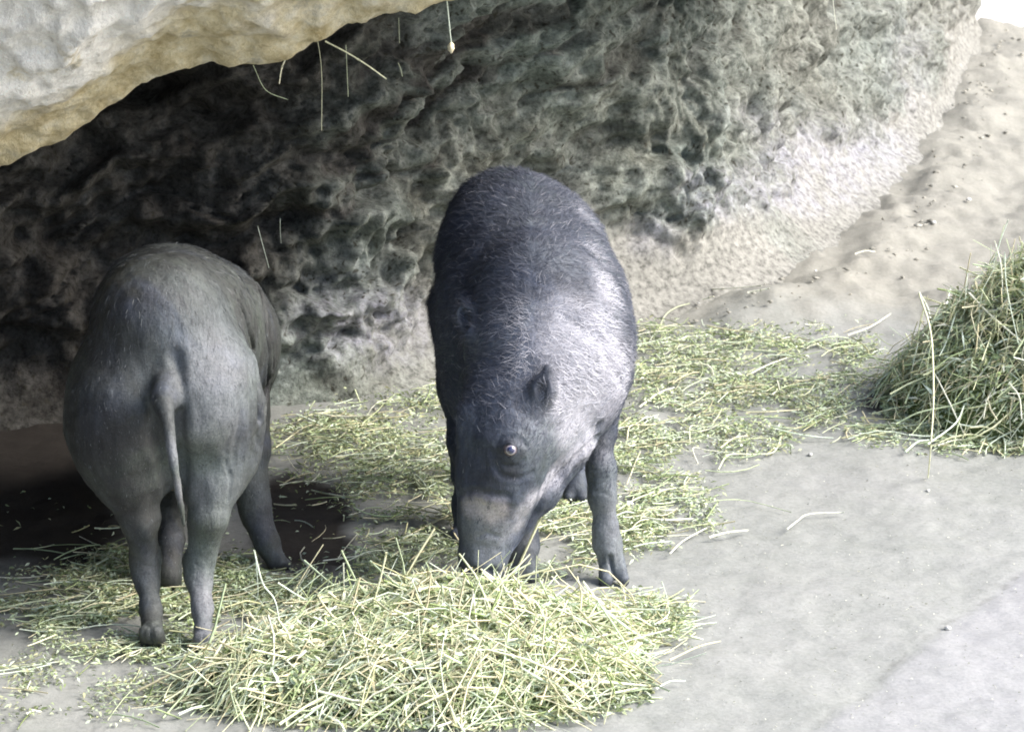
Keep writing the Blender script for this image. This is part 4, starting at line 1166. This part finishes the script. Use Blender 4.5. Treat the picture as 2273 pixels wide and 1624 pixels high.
pebs = [(z7(1325, 400), .007, "small white pebble on bare floor in front of the right hay"), (z6(1345, 1275), .006, "tiny pale pebble on the clay slope above the chaff"),
        (z6(1870, 1048), .010, "flat pale stone chip on the clay left of the right heap"), (z6(2025, 935), .011, "pale stone chip on the slope at the foot of the wall's right end"),
        (z7(1935, 1165), .009, "dark moist clod at the crack in the lower right floor"), ((2060, 1090), .006, "dark crumb at the tip of the hanging stalk"),
        ((1550, 692), .006, "small grey pebble at the wall foot above the chaff")]
for (uv, r_, lab), sd in zip(pebs, range(40, 60)):
    c = G(*uv, 0.0); c[2] = floor_z(c[0], c[1]) + r_ * .2
    lump("pebble", c, r_ * .6, M_PEB, lab, "pebble", sd, .6, "pebbles and crumbs on the cave floor")

# ------------------------------------------------------------------ crumbled earth along the foot of the wall
rR = np.random.default_rng(77)
def rubble(n):
    t = rR.integers(0, len(fc), 6 * n); q = fc[t]; k = (q[:, 0] > -.35) & (q[:, 0] < 1.45) & (q[:, 1] < 4.6)
    t = t[k][:n]; q = fc[t]; off_ = rR.normal(.02, .075, len(t)) + .05 * rR.random(len(t)) ** 2
    far = rR.random(len(t)) < .06; off_ = np.where(far, rR.uniform(0, .40, len(t)), off_ * .6)
    p = q - back[t] * off_[:, None]
    r = .0012 + .007 * rR.random(len(t)) ** 6
    z = np.array([floor_z(a, b) for a, b in p])
    oct_ = np.array([[1, 0, 0], [-1, 0, 0], [0, 1, 0], [0, -1, 0], [0, 0, 1], [0, 0, -1.]])
    fcs = np.array([[0, 2, 4], [2, 1, 4], [1, 3, 4], [3, 0, 4], [2, 0, 5], [1, 2, 5], [3, 1, 5], [0, 3, 5]])
    V = oct_[None] * (1 + .5 * rR.normal(size=(len(t), 6, 1)).clip(-1, 1)) * r[:, None, None] * np.array([1, 1, .5])
    V = V + np.stack([p[:, 0], p[:, 1], z + r * .3], 1)[:, None] + 0.25 * r[:, None, None] * rR.normal(size=(len(t), 6, 3))
    F = fcs[None] + 6 * np.arange(len(t))[:, None, None]
    col = np.array([.34, .33, .29]) * (.7 + .6 * rR.random((len(t), 1)))
    return V.reshape(-1, 3), F.reshape(-1, 3), np.repeat(col, 6, axis=0)
RV, RF, RC = rubble(700)
M_DIRT = vcol_material("dry_dirt", .95, .1)
o = mesh_obj("gravel", RV, RF, M_DIRT, smooth=True, attrs={"col": RC})
tag(o, "crumbs of dry earth along the foot of the cave wall", "gravel", kind="stuff")
